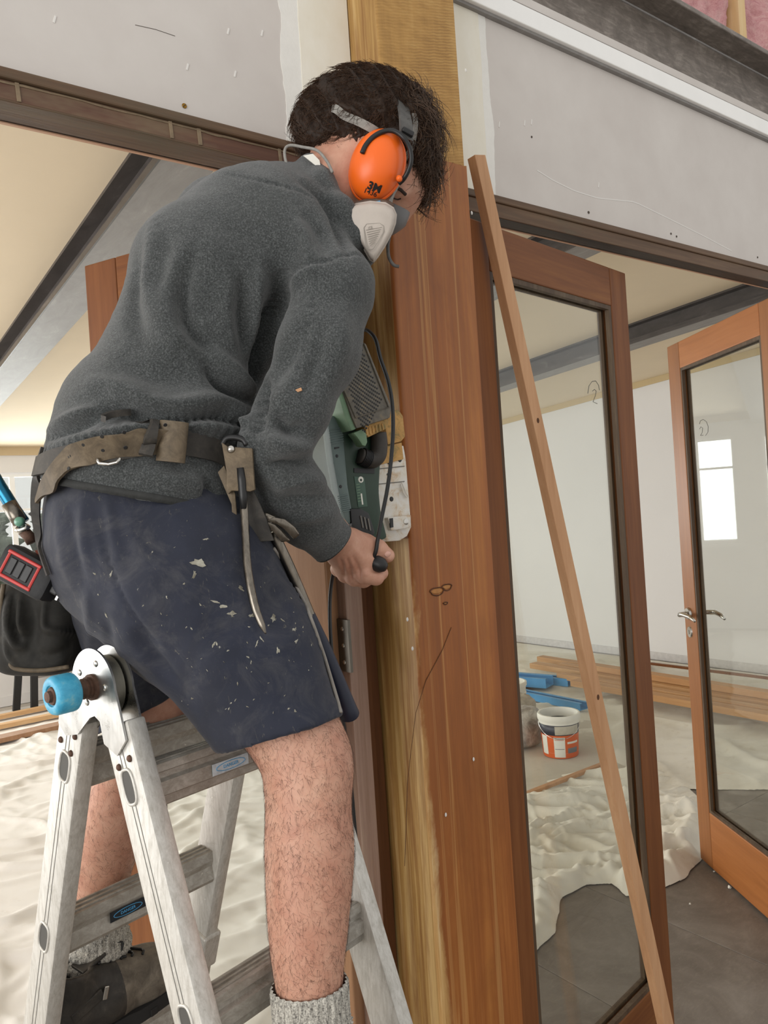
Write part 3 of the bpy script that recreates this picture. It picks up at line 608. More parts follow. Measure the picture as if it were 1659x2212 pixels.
# strip of timber lying on the heap, planks along the far wall
def plank(p0, p1, w, h, mat, name, label, group=None, cat='plank'):
    o = MB().bar(p0, p1, w, h, (0, 0, 1), .002).build(name, mat); tag(o, label, cat, group); return o
a, b = onZ(1120, 1722, .03), onZ(1302, 1651, .03); plank(a, b, .03, .018, M_BATTEN, 'timber_strip', 'short pale timber strip lying across the crumpled drop cloth', cat='timber strip')
pl = [(4.95, 2.3, 5.0, 4.75, .10, .09), (5.08, 2.2, 5.12, 4.55, .10, .08), (5.0, 2.1, 5.06, 4.2, .147, .09), (4.8, 2.3, 4.82, 4.3, .10, .07), (5.17, 2.4, 5.25, 4.9, .10, .08), (4.68, 2.0, 4.7, 4.05, .10, .09)]
lbs = ['second plank from the front in the timber pile by the far wall', 'third plank from the front in the timber pile by the far wall', 'plank lying on top of the timber pile by the far wall', 'thin plank near the front of the timber pile by the far wall', 'rearmost plank on the floor beside the far white wall', 'frontmost plank of the timber pile on the canvas cloth']
for (x0, y0, x1, y1, z, w), lb in zip(pl, lbs): plank((x0, y0, z), (x1, y1, z), w, .045, M_PLANK, 'timber_plank', lb, 'planks by the far wall')
plank((5.55, 2.2, .13), (5.75, 4.3, .06), .025, .02, M_DOORX, 'timber_moulding', 'thin reddish moulding lying behind the timber pile', cat='moulding')
for k, (xa, ya, xb, yb, z, w, lb) in enumerate([(.3, 6.25, 1.9, 6.42, .04, .13, 'wide pinkish board on the white cloth at far left'), (.3, 6.75, 2.0, 6.80, .035, .07, 'white-edged plank on the white cloth behind the wide board at left'), (.2, 7.05, 2.2, 7.2, .035, .06, 'yellowish plank farthest back at left, near the far wall')]):
    plank((xa, ya, z), (xb, yb, z), w, .035, [M_DOORL, M_PLANKX, M_PLANKX][k], 'timber_plank', lb, 'planks on the left cloth')
# blue metal channels
M_BLUE = plain('blue_channel_paint', '#3f8fc4', .45, .06, 15)
def channel(p0, p1, w, h, lb):
    p0, p1 = vec(*p0), vec(*p1); ax = unit(p1-p0); sd_ = unit(np.cross((0, 0, 1), ax)); th = .004
    r_ = root('metal_channel', p0, lb, 'metal channel', 'blue metal channels on the far floor'); L = np.linalg.norm(p1-p0); c = (p0+p1)/2
    up = vec(0, 0, 1)
    MB().obox(c+up*th/2, ax, sd_, up, L/2, w/2, th/2).build('web', M_BLUE, r_)
    for s in (-1, 1): MB().obox(c+sd_*s*(w/2-th/2)+up*(h/2+th/2), ax, sd_, up, L/2, th/2, h/2-th/2).build('flange', M_BLUE, r_)
    for s in (-1, 1): MB().obox(c+sd_*s*(w/2-.014)+up*(h-th/2), ax, sd_, up, L/2, .010, th/2).build('lip', M_BLUE, r_)
q = lambda x, y, z=.04: onZ(x, y, z)
channel(q(1075, 1474), q(1188, 1483), .15, .075, 'nearer wide blue metal channel beside the bucket, in front of another')
channel(q(1090, 1468, .03), q(1233, 1480, .03), .11, .06, 'blue metal channel half hidden behind the wide blue channel')
channel(q(1060, 1490, .03), q(1262, 1533, .03), .085, .05, 'long blue metal channel lying open towards the paint bucket')
# paint bucket
bx = onZ(1212, 1628, .010); bx[2] = .011; FWc = unit(vec(-bx[0], -bx[1], 0))
bk = root('paint_bucket', bx, 'open white-rimmed orange and navy plastic bucket splashed with filler', 'bucket')
M_ORG = plain('bucket_orange', '#d95f20', .45, .04, 20); M_NAVY = plain('bucket_navy', '#22283b', .45); M_RIM = plain('bucket_rim', '#e4e2d8', .5, .04, 20); M_GREYL = plain('label_grey', '#6a6d72', .5); M_SPL = plain('filler_splash', '#b9b3a3', .85, .1, 50, bump=.2)
MB().lathe([(0, .001), (.100, 0), (.1025, .004), (.110, .135)], bx, (0, 0, 1), 48).build('body', M_ORG, bk, angle=40)
MB().lathe([(.110, .135), (.1145, .195)], bx, (0, 0, 1), 48).build('navy_band', M_NAVY, bk, True)
MB().lathe([(.1145, .195), (.119, .196), (.119, .212), (.124, .213), (.126, .222), (.126, .240), (.122, .248), (.112, .248), (.110, .240), (.104, .03), (0, .028)], bx, (0, 0, 1), 48).build('rim', M_RIM, bk, angle=40)
MB().lathe([(.1085, .17), (.0, .172)], bx, (0, 0, 1), 32).build('filler_inside', M_SPL, bk)
ang0 = math.atan2(FWc[1], FWc[0])
def wrap(a0, a1, z0, z1, off, mat, name):
    rr = lambda z: .1025+(z-.004)/.131*.0075 if z < .135 else .110+(z-.135)/.06*.0045
    MB().lathe([(rr(z0)+off*.5, z0), (rr(z0)+off, z0+.001), (rr(z1)+off, z1-.001), (rr(z1)+off*.5, z1)], bx, (0, 0, 1), 16, 1, 1, (1, 0, 0), ang0+a0, ang0+a1).build(name, mat, bk, True)
wrap(-.35, .25, .008, .125, .0008, M_RIM, 'paper_label'); wrap(-.30, .20, .118, .122, .0012, M_GREYL, 'label_rule'); wrap(-.30, .20, .108, .112, .0012, plain('label_red', '#b5533a', .6), 'label_rule'); wrap(-.30, .2, .055, .059, .0012, M_GREYL, 'label_rule')
wrap(.40, 1.05, .03, .06, .0008, M_GREYL, 'grey_panel'); wrap(.38, 1.1, .085, .097, .0008, M_RIM, 'white_lettering_band'); wrap(-1.2, -.75, .02, .13, .0008, M_RIM, 'paper_label')
wrap(-.25, 1.15, .14, .19, .001, M_SPL, 'filler_splash')
th = np.linspace(-1.45, 1.45, 30); MB().tube([bx+np.array([math.cos(ang0+a)*(.121+.006*math.cos(a)), math.sin(ang0+a)*(.121+.006*math.cos(a)), .205-.085*math.cos(a)**1.2]) for a in th], .0014, 5).build('wire_handle', M_CHROME, bk)
# crumpled plaster bags left of the bucket
def lump(c, rx, ry, rz, seed, mat, name, label, cat, amp=.22):
    bm = bmesh.new(); bmesh.ops.create_icosphere(bm, subdivisions=5, radius=1); V = []
    for v in bm.verts:
        p = np.array(v.co); p = np.sign(p)*np.abs(p)**.62; n_ = .5*(ridged(np.array(p[0]*1.7+seed), np.array(p[1]*1.7+p[2]), seed, 4)-.5)+.5*(ridged(np.array(p[2]*2+seed), np.array(p[0]*1.2-p[1]), seed+3, 4)-.5)
        p = p*(1+amp*float(n_)); V.append((c[0]+p[0]*rx, c[1]+p[1]*ry, max(c[2]-rz, c[2]+p[2]*rz)))
    Fc = [[v.index for v in f.verts] for f in bm.faces]; bm.free(); o = mesh_obj(name, V, Fc, mat, None, True); tag(o, label, cat); return o
t = NT('bag_plastic'); n1 = t.noise(t.coord(), 9, 6, .7, 1); t.color(t.ramp(n1, [(.3, '#5f5e5c'), (.5, '#a5a29c'), (.65, '#d6d3cc')])).rough(.35); M_BAG = t.m
t = NT('bag_paper'); n1 = t.noise(t.coord(), 12, 6, .7, 1); t.color(t.ramp(n1, [(.3, '#8f897c'), (.6, '#b5afa1')])).rough(.7); M_BAGP = t.m
b1 = onZ(1128, 1612, .01); lump((b1[0], b1[1], .01+.12), .15, .11, .12, 3, M_BAG, 'plaster_bag', 'crumpled grey and white plastic bag left of the paint bucket', 'bag')
b2 = onZ(1140, 1590, .01); lump((b2[0], b2[1]+.08, .01+.13), .13, .09, .13, 8, M_BAGP, 'plaster_bag', 'taller crumpled grey paper bag just behind the plastic bag', 'bag')
# second bucket, mostly hidden by the door stile
b3 = onZ(1098, 1562, .012); w3b = root('white_pail', b3, 'white plastic pail mostly hidden behind the near door stile', 'bucket')
MB().lathe([(0, 0), (.12, 0), (.135, .26), (.142, .262), (.142, .285), (.13, .287), (.12, .02), (0, .02)], b3, (0, 0, 1), 32).build('body', M_RIM, w3b, angle=40)
MB().lathe([(.1325, .20), (.136, .203), (.1365, .215), (.134, .218)], b3, (0, 0, 1), 32).build('ridge', M_RIM, w3b, True)
# black step ladder in the far left corner
sl = root('step_ladder', (1.47, 7.3, 0), 'black step ladder standing by the far wall behind the tool pouch', 'ladder')
fz = onZ(62, 1532, 0)
for k, (dx, dy, tx, ty) in enumerate([(-.10, .0, .06, .1), (.02, -.12, .13, .08), (.30, -.12, .22, .08), (.30, .2, .25, .12)]):
    MB().bar((fz[0]+dx, fz[1]+dy, .005), (fz[0]+tx, fz[1]+ty, 1.2), .06, .03, (0, 1, 0), .003).build('rail', M_BLACK, sl)
for k in range(4):
    z = .28+.28*k; s = z/1.2; MB().box(fz[0]+.03+.10*s, fz[0]+.36-.1*s, fz[1]-.13+.2*s, fz[1]-.05+.2*s, z-.012, z+.012, .003).build('tread', M_STEELP, sl)
# red and orange tins seen through the gap by the jamb
M_RED = plain('tin_red', '#b5392a', .4)
for k, (x, y, lb) in enumerate([(762, 1668, 'orange-red tin glimpsed through the gap beside the jamb, upper one')]):
    c_ = onY(x, y, 2.6); c_[2] = max(.004, c_[2]-.2)
    tn = root('paint_tin', (c_[0], c_[1], .03), 'orange-red tin on the floor glimpsed through the gap left of the jamb', 'tin')
    MB().lathe([(0, 0), (.085, 0), (.085, .18), (.088, .183), (.088, .19), (.08, .191), (.075, .186), (0, .186)], (c_[0], c_[1], .03), (0, 0, 1), 28).build('body', M_RED, tn, angle=40)
    MB().lathe([(.0855, .05), (.0857, .12)], (c_[0], c_[1], .03), (0, 0, 1), 28).build('label_band', M_RIM, tn, True)
# plaster crumbs
for k, (x, y) in enumerate([(1576, 1916), (1543, 1882), (1555, 1886), (1490, 1952), (1540, 1860)]):
    c_ = onZ(x, y, .004); bm = bmesh.new(); bmesh.ops.create_icosphere(bm, subdivisions=1, radius=.004+.004*(k == 0))
    for v in bm.verts: v.co += Vector(RNG.normal(size=3)*.001)
    o = mesh_obj('plaster_crumb', [np.array(v.co)+c_ for v in bm.verts], [[v.index for v in f.verts] for f in bm.faces], M_RIM); bm.free(); tag(o, ''+['largest white plaster crumb, right beside the orange-brown door','left one of two tiny crumbs at the corner of the orange-brown door','right one of two tiny crumbs at the corner of the orange-brown door','tiny crumb alone on the dark tiles left of the orange-brown door','tiny crumb nearest the drop cloth at the orange-brown door'][k], 'crumb', 'plaster crumbs on the tiles')
# trees beyond the far windows
t = NT('foliage'); n1 = t.noise(t.coord(), 3, 8, .8); t.color(t.ramp(n1, [(.35, '#93a08a'), (.6, '#b9c2ad')])).rough(.9).bump(n1, 1, .3); M_LEAF = t.m
for k, x in enumerate(np.linspace(-9, 27, 7)):
    lump((x, 30+2*math.sin(k*2.1), 1.05), 2.5, 1.4, 1.55, 40+k, M_LEAF, 'shrub', ['leftmost','second','third','fourth','fifth','sixth','rightmost'][k]+' grey-green shrub in the row outside the far windows', 'shrub', 1.1)['group'] = 'shrubs outside'
gr = MB().box(-40, 60, 9.0, 80, -.6, -.5).build('ground_outside', plain('grass_outside', '#77806a', .9, .2, 1)); tag(gr, kind='structure')
# ================================================================== IMPLICIT-SURFACE MODELLER (camera-aligned metres: right, up, depth)
RM = np.stack([CR, CU, FWD], 1)
def cs(x, y, D): return np.array([(x-829.5)/F*D, -(y-1106)/F*D, D])
def c2w(V): return np.asarray(V) @ RM.T + C0
def w2c(P): return (np.asarray(P)-C0) @ RM
class SDF:
    def __init__(s, lo, hi, h):
        s.h = h; s.lo = np.array(lo, float); n = np.ceil((np.array(hi)-s.lo)/h).astype(int)+1; s.n = n
        s.F = np.full(n, 1.0, np.float32); s.ax = [np.float32(s.lo[k]+h*np.arange(n[k])) for k in range(3)]
    def region(s, lo, hi):
        i0 = np.maximum(0, np.floor((lo-s.lo)/s.h).astype(int)); i1 = np.minimum(s.n, np.ceil((hi-s.lo)/s.h).astype(int)+1)
        sl = tuple(slice(a, max(a, b)) for a, b in zip(i0, i1)); X = [s.ax[k][sl[k]] for k in range(3)]
        return sl, X[0][:, None, None], X[1][None, :, None], X[2][None, None, :]
    def comb(s, sl, d, k, sub=False):
        A = s.F[sl]
        if A.size == 0: return
        if sub:
            d = -d; hh_ = np.clip(.5+.5*(A-d)/(-k), 0, 1) if k else None
            s.F[sl] = np.maximum(A, d) if not k else -( np.minimum(-A, -d) - (np.maximum(k-np.abs(A-d), 0)**2)/(4*k))
        else:
            s.F[sl] = np.minimum(A, d) if not k else np.minimum(A, d)-(np.maximum(k-np.abs(A-d), 0)**2)/(4*k)
    def cone(s, a, ra, b, rb, k=.0, sub=False, sq=None):
        a, b = np.array(a, float), np.array(b, float); m = max(ra, rb)+max(k, .0)+.03
        sl, X, Y, Z = s.region(np.minimum(a, b)-m, np.maximum(a, b)+m)
        ba = b-a; L2 = max(ba@ba, 1e-9); t_ = np.clip(((X-a[0])*ba[0]+(Y-a[1])*ba[1]+(Z-a[2])*ba[2])/L2, 0, 1)
        px, py, pz = X-a[0]-t_*ba[0], Y-a[1]-t_*ba[1], Z-a[2]-t_*ba[2]
        q = 1.0 if sq is None else sq
        d = np.sqrt(px*px+py*py+(pz/q)**2)-(ra+(rb-ra)*t_*t_*(3-2*t_) if False else ra+(rb-ra)*t_); s.comb(sl, d.astype(np.float32), k, sub); return s
    def chain(s, pts, k=.02, sub=False, sq=None):
        for (p, r), (q, r2) in zip(pts[:-1], pts[1:]): s.cone(p, r, q, r2, k, sub, sq)
        return s
    def limb(s, pts, n=40, k=.006):              # smooth tapering limb through the given joints
        P = spline(np.array([p for p, r in pts]), n); R_ = spline(np.array([[r] for p, r in pts]), n)[:, 0]
        for i in range(n-1): s.cone(P[i], R_[i], P[i+1], R_[i+1], k)
        return s
    def ell(s, c, R, axes=None, k=.0, sub=False, e=2.0):
        c, R = np.array(c, float), np.array(R, float); axes = np.eye(3) if axes is None else np.array([unit(a) for a in axes])
        m = R.max()+k+.03; sl, X, Y, Z = s.region(c-m, c+m); dx, dy, dz = X-c[0], Y-c[1], Z-c[2]
        q = [(dx*a[0]+dy*a[1]+dz*a[2])/r for a, r in zip(axes, R)]
        n_ = (np.abs(q[0])**e+np.abs(q[1])**e+np.abs(q[2])**e)**(1/e); g = R.min() if e > 2 else None
        if e == 2.0:
            n2 = np.sqrt((q[0]/R[0])**2+(q[1]/R[1])**2+(q[2]/R[2])**2)+1e-9; d = n_*(n_-1)/n2
        else: d = (n_-1)*R.min()
        s.comb(sl, d.astype(np.float32), k, sub); return s
    def cut(s, p, n, k=0.0):                     # keep the side the normal points away from
        p, n = np.array(p), unit(n); d = (s.ax[0][:, None, None]-p[0])*n[0]+(s.ax[1][None, :, None]-p[1])*n[1]+(s.ax[2][None, None, :]-p[2])*n[2]
        s.F = np.maximum(s.F, d.astype(np.float32)) if not k else np.maximum(s.F, d)+(np.maximum(k-np.abs(s.F-d), 0)**2)/(4*k); return s
    def shell(s, th): s.F = np.abs(s.F+th/2)-th/2; return s
    def mesh(s):
        Fd = s.F; S = Fd < 0; n = S.shape
        c = [S[a:n[0]-1+a, b:n[1]-1+b, d:n[2]-1+d] for a in (0, 1) for b in (0, 1) for d in (0, 1)]
        sm = sum(x.astype(np.int8) for x in c); act = (sm > 0) & (sm < 8); I = np.argwhere(act)
        idx = -np.ones(act.shape, np.int64); idx[act] = np.arange(len(I))
        corn = np.array([(a, b, d) for a in (0, 1) for b in (0, 1) for d in (0, 1)])
        val = np.stack([Fd[I[:, 0]+a, I[:, 1]+b, I[:, 2]+d] for a, b, d in corn], 1)
        acc = np.zeros((len(I), 3)); cnt = np.zeros(len(I))
        for p in range(8):
            for q in range(p+1, 8):
                if np.abs(corn[p]-corn[q]).sum() != 1: continue
                m = (val[:, p] < 0) != (val[:, q] < 0); tt = val[m, p]/(val[m, p]-val[m, q]); acc[m] += corn[p]+(corn[q]-corn[p])*tt[:, None]; cnt[m] += 1
        V = s.lo+(I+acc/cnt[:, None])*s.h; quads = []
        for ax in range(3):
            a0 = [slice(None)]*3; a1 = [slice(None)]*3; a0[ax] = slice(0, -1); a1[ax] = slice(1, None)
            E_ = S[tuple(a0)] != S[tuple(a1)]; P = np.argwhere(E_); o1, o2 = [(1, 2), (2, 0), (0, 1)][ax]
            P = P[(P[:, o1] > 0) & (P[:, o2] > 0) & (P[:, o1] < n[o1]-1) & (P[:, o2] < n[o2]-1)]
            g = lambda d1, d2: idx[tuple((P-np.eye(3, dtype=int)[o1]*d1-np.eye(3, dtype=int)[o2]*d2).T)]
            Q = np.stack([g(1, 1), g(0, 1), g(0, 0), g(1, 0)], 1); fl_ = ~S[tuple(P.T)]
            Q[fl_] = Q[fl_][:, ::-1]; quads.append(Q)
        return V, np.concatenate(quads)
def vnormals(V, Q):
    n = np.cross(V[Q[:, 2]]-V[Q[:, 0]], V[Q[:, 3]]-V[Q[:, 1]]); N = np.zeros_like(V)
    for k in range(Q.shape[1]): np.add.at(N, Q[:, k], n)
    return N/(np.linalg.norm(N, axis=1)[:, None]+1e-12)
def smooth(V, Q, it=2, lam=.5):
    E_ = np.concatenate([Q[:, [0, 1]], Q[:, [1, 2]], Q[:, [2, 3]], Q[:, [3, 0]]])
    for _ in range(it):
        A = np.zeros_like(V); c = np.zeros(len(V)); np.add.at(A, E_[:, 0], V[E_[:, 1]]); np.add.at(A, E_[:, 1], V[E_[:, 0]]); np.add.at(c, E_[:, 0], 1); np.add.at(c, E_[:, 1], 1)
        V = V+lam*(A/c[:, None]-V)
    return V
def bvh(V, Q): return BVHTree.FromPolygons([tuple(v) for v in V], [tuple(f) for f in Q])
def cast(tree, x, y, default=None):
    d = Vector(((x-829.5)/F, -(y-1106)/F, 1.0)); d.normalize(); h = tree.ray_cast(Vector((0, 0, 0)), d)
    if h[0] is None: return None if default is None else (cs(x, y, default), np.array([0, 0, -1.0]))
    return np.array(h[0]), np.array(h[1])
def spline(P, n=40):
    P = np.array(P, float); m = len(P)
    if m < 3: return np.array([P[0]+(P[-1]-P[0])*t_ for t_ in np.linspace(0, 1, n)])
    Q = np.concatenate([[2*P[0]-P[1]], P, [2*P[-1]-P[-2]]]); out = []
    for u in np.linspace(0, m-1-1e-6, n):
        i = int(u); t_ = u-i; a, b, c, d = Q[i], Q[i+1], Q[i+2], Q[i+3]
        out.append(.5*(2*b+(c-a)*t_+(2*a-5*b+4*c-d)*t_*t_+(3*b-3*c+d-a)*t_**3))
    return np.array(out)
def crease(V, N, tree, lines):
    """lines: (pixel polyline, half width m, amplitude m): ridges (+) or valleys (-) laid on the surface, tapering at both ends"""
    off = np.zeros(len(V)); lo = V.min(0); 
    for pts, w, amp in lines:
        P = []
        for x, y in spline(pts, 26):
            h = cast(tree, x, y)
            if h is not None: P.append(h[0])
        if len(P) < 3: continue
        P = np.array(P); T_ = np.linspace(0, 1, len(P)); m = np.all((V > P.min(0)-3*w) & (V < P.max(0)+3*w), axis=1); I = np.nonzero(m)[0]
        if len(I) == 0: continue
        D2 = ((V[I][:, None, :]-P[None])**2).sum(2); j = D2.argmin(1); d = np.sqrt(D2[np.arange(len(I)), j]); tp = np.sin(np.pi*np.clip(T_[j], .02, .98))**.6
        off[I] += amp*tp*np.exp(-(d/w)**2)
    return V+N*off[:, None]
def px(D): return D/F
# ================================================================== ALUMINIUM LADDER
t = NT('ladder_aluminium'); n1 = t.noise(t.coord(), 18, 7, .7, .4); n2 = t.noise(t.coord((40, 40, 8)), 4, 6, .75, .5); sp = t.noise(t.coord(), 90, 3, .6)
c = t.ramp(n2, [(.3, '#b1ada4'), (.5, '#c8c5be'), (.7, '#d8d6d0')]); c = t.mix(t.ramp(n1, [(.56, 0.0), (.72, .6)]), c, '#9c968a'); c = t.mix(t.ramp(sp, [(.70, 0.0), (.76, .7)]), c, '#e6e4de')
t.color(c).rough(t.ramp(n1, [(.3, .42), (.7, .6)])).set(Metallic=.45).bump(n2, .1, .0008); M_ALU = t.m
t = NT('ladder_rung_dirty'); n1 = t.noise(t.coord((14, 20, 20)), 3, 7, .75, .6); n2 = t.noise(t.coord((12, 25, 25)), 2, 6, .75); sp = t.noise(t.coord(), 120, 3, .6)
c = t.ramp(n1, [(.3, '#8f897d'), (.5, '#a5a097'), (.68, '#bcb8b0')]); c = t.mix(t.ramp(n2, [(.58, 0.0), (.74, .55)]), c, '#6f6453'); c = t.mix(t.ramp(sp, [(.70, 0.0), (.75, .8)]), c, '#d5d0c5')
t.color(c).rough(.55).set(Metallic=.35).bump(n2, .15, .001); M_RUNG = t.m
M_RUBBER = plain('rubber_foot', '#1c1b1a', .8); M_RUST = plain('rusty_bolt', '#5d4437', .7, .3, 90, metal=.4, bump=.3); M_ZINC = metal('hinge_zinc', '#c4c3bf', .3, .1)
t = NT('knob_blue'); n1 = t.noise(t.coord(), 70, 6, .7); t.color(t.ramp(n1, [(.3, '#2f8fb4'), (.55, '#46a6c8'), (.72, '#7fb7c2')])).rough(.45).bump(n1, .1, .0006); M_KNOB = t.m
M_GROOVE = plain('shadow_groove', '#6f6c66', .7); M_HOLE = plain('rail_hole_dark', '#4d4b47', .7)
LH, PHI, THL, THR, LW, LA, LS = vec(.288, 1.067, 1.302), .242, .342, .328, .319, .121, .28
le = vec(math.cos(PHI), math.sin(PHI), 0); ln = vec(-math.sin(PHI), math.cos(PHI), 0)
lad = root('folding_ladder', (LH[0]+le[0]*LW/2, LH[1]+le[1]*LW/2, 0), 'paint-spattered aluminium folding ladder with blue hinge knob, the man stands on it', 'ladder')
RW, RT = .061, .027
LD = {}
for side, th, sg in (('wall', THL, 1), ('near', THR, -1)):
    d = vec(0, 0, -1)*math.cos(th)+ln*sg*math.sin(th); w = ln*sg*math.cos(th)-vec(0, 0, -1)*math.sin(th)*1.0; w = unit(ln*sg*math.cos(th)+vec(0, 0, 1)*math.sin(th))
    top = LH+ln*sg*.040; L = top[2]/math.cos(th); LD[side] = (top, d, w, L, sg)
    for end in (0, 1):
        base = top+le*(LW*end); inn = 1 if end == 0 else -1     # near face at the hinge plane, body towards the rungs
        s0 = .042; p0, p1 = base+d*s0+le*inn*RT/2, base+d*(L-.03)+le*inn*RT/2
        rl = MB().obox((p0+p1)/2, le, w, d, RT/2, RW/2, np.linalg.norm(p1-p0)/2, .004).build('rail', M_ALU, lad, angle=35)
        MB().obox(base+d*(L-.022)+le*inn*RT/2, le, w, d, RT/2+.004, RW/2+.005, .022, .004).build('rubber_foot', M_RUBBER, lad)
        for gx in (-.007, .007): MB().obox((p0+p1)/2-le*inn*(RT/2-.0002)+w*gx*.6, le, w, d, .0006, .0006, np.linalg.norm(p1-p0)/2-.002).build('groove', M_GROOVE, rl)
        for r_i in range(4):                                        # oval rung sockets
            c = base+d*(LA+LS*r_i)-le*inn*.0002
            ov = [(math.cos(a)*.0125, math.sin(a)*.021) for a in np.linspace(0, 2*math.pi, 29)[:-1]]
            ov = [(math.copysign(abs(x/.0125)**.6*.0125, x), math.copysign(abs(y/.021)**.75*.021, y)) for x, y in ov]
            MB().tube([c+w*x*1.06+d*y*1.04 for x, y in ov], .0022, 8, closed=True).build('socket_rim', M_ALU, rl, True)
            MB().prism([(x*.98, y*.98) for x, y in ov], c-le*inn*.0004, w, d, le*inn*.0006).build('socket_hole', M_HOLE, rl)
        for (q1, q2) in ((-.017, .066), (.012, .058), (-.012, .094), (.017, .088)):
            MB().lathe([(0, .0035), (.0025, .0033), (.0042, .0018), (.0046, 0)], base+d*q2+w*q1-le*inn*.0002, -le*inn, 14).build('rivet', M_RUST, rl, True)
    # rungs
    for r_i in range(4):
        c = top+d*(LA+LS*r_i)+le*RT; horiz = ln*sg; up = vec(0, 0, 1)
        prof = [(-.018, .020), (.014, .024), (.018, .022), (.0185, .012), (.013, .009), (.0135, .002), (.020, -.001), (.021, -.018), (.016, -.021), (.0155, -.031), (.012, -.034), (-.014, -.034), (-.018, -.028), (-.0145, -.006), (-.0185, .004)]
        rg = MB().prism([(x, y) for x, y in prof], c, horiz, up, le*(LW-2*RT)).build('rung', M_RUNG, lad)
        for k_ in range(3): MB().obox(c+le*(LW/2-RT)+horiz*(-.010+.010*k_)+up*(.0218+.0012*k_), le, horiz, up, LW/2-RT-.002, .0016, .0012).build('tread_ridge', M_RUNG, rg)
# hinges at both ends
for end in (0, 1):
    out = -1 if end == 0 else 1; hoff = -ln*.014+vec(0, 0, .004); hc = LH+le*LW*end+hoff
    hg = root('hinge', hc); hg.parent = lad; hg.location = tuple(hc-ROOTLOC[lad.name]); ROOTLOC[hg.name] = hc.copy()
    def plate(off, th_, tabs, name, R=.052):
        P = [(R*math.cos(a), R*math.sin(a)) for a in np.linspace(-.25, math.pi+.25, 36)]
        for sg, th in ((1, THL), (-1, THR)):
            pass
        dL = (LD['wall'][1]@ln, LD['wall'][1][2]); dR = (LD['near'][1]@ln, LD['near'][1][2])
        lw, nw = LD['wall'][2], LD['near'][2]
        def pt(b, d_, w_, a, q): return ((b@ln)+d_[0]*a+(w_@ln)*q, b[2]+d_[1]*a+w_[2]*q)
        tw, tn = LD['wall'][0]-LH-hoff, LD['near'][0]-LH-hoff
        tip = [pt(tw, dL, lw, .030, .026), pt(tw, dL, lw, .064, .022), pt(tw, dL, lw, .072, .0), pt(tw, dL, lw, .056, -.028), (.012, -.040), (0, -.036), (-.012, -.042), pt(tn, dR, nw, .060, -.028), pt(tn, dR, nw, .080, -.004), pt(tn, dR, nw, .066, .024), pt(tn, dR, nw, .030, .026)]
        arc = [(R*math.cos(a), R*math.sin(a)) for a in np.linspace(.05, math.pi-.05, 30)]   # wall side is +ln
        poly = arc[::-1]+[]; poly = [(R*math.cos(a), R*math.sin(a)) for a in np.linspace(math.pi-.05, .05, 30)]+tip
        return MB().prism(poly, hc+le*off, ln, (0, 0, 1), le*th_).build(name, M_ZINC, hg, False, 35)
    plate(.0012*out if end else -.0042, .003, True, 'hinge_plate'); plate(.0215 if end == 0 else -.0245, .003, True, 'hinge_plate')
    MB().lathe([(.0, -.009), (.040, -.009), (.040, .009), (0, .009)], hc+le*(.010 if end == 0 else -.010), le, 32).build('hinge_core', metal('hinge_core', '#8d8a80', .5), hg, angle=40)
    for (a, b) in ((-.012, .033), (.016, -.02), (-.030, .004), (.030, .018)):
        MB().lathe([(0, .0016), (.0035, .0015), (.0045, 0)], hc+ln*a+vec(0, 0, b)+le*out*.0042, le*out, 14).build('rivet', M_ZINC, hg, True)
    kb = hc+ln*.0+vec(0, 0, .002)
    MB().lathe([(.017, .0042), (.017, .008), (.0135, .009), (.0145, .013), (.0125, .014), (.0135, .018), (.0115, .02), (.011, .03)], kb, le*out, 28).build('spring_collar', M_RUST, hg, angle=50)
    kn = MB().lathe([(.0125, .0295), (.021, .029), (.0242, .032), (.0248, .036), (.0248, .055), (.023, .0595), (.019, .0615), (.0135, .0605), (.0125, .0585), (0, .0585)], kb, le*out, 40).build('knob', M_KNOB, hg, angle=50)
    MB().lathe([(.0118, .0585), (.0105, .0605), (.0075, .061), (.007, .0655), (0, .066)], kb, le*out, 20).build('knob_bolt', M_RUST, kn, angle=40)
# lock bracket on the far wall-side rail
tw, dw, ww, Lw, sg = LD['wall']; c = tw+dw*(LA+LS*1.62)+le*(LW-RT/2)
MB().obox(c, le, ww, dw, RT/2+.005, RW/2+.005, .035, .004).build('lock_bracket', M_ALU, lad)
# danger stickers
M_STK = plain('sticker_black', '#161b22', .5); M_STKB = plain('sticker_blue', '#4f9fd0', .5); M_STKW = plain('sticker_worn', '#c3ccd2', .6, .2, 120)
def sticker(side, r_i, s, w_, h_, worn, face):
    top, d, w, L, sg = LD[side]; hz = ln*sg; c = top+d*(LA+LS*r_i)+le*(RT+s); nrm = hz*face; ax = le if np.cross(le, (0, 0, 1))@nrm > 0 else -le
    o = c+nrm*(.0222 if face > 0 else .0192)+vec(0, 0, -.009); sk = MB().obox(o, ax, nrm, (0, 0, 1), w_/2, .0004, h_/2).build('danger_sticker', M_STKW if worn else M_STK, lad)
    sk['label'] = 'worn blue and white danger sticker' if worn else 'black sticker with blue danger lettering'
    th = np.linspace(0, 2*math.pi, 33)[:-1]
    MB().tube([o+nrm*.0005+ax*math.cos(a)*w_*.40+vec(0, 0, math.sin(a)*h_*.36) for a in th], .0005, 5, closed=True).build('sticker_oval', M_STKB, sk)
    text_mesh('DANGER', h_*.42, o+nrm*.0006, ax, (0, 0, 1), M_STKB, 'sticker_lettering', sk, .0002)
sticker('wall', 1, .098, .062, .0155, False, -1); sticker('near', 0, .115, .062, .0155, True, 1)
top, d, w, L, sg = LD['wall']
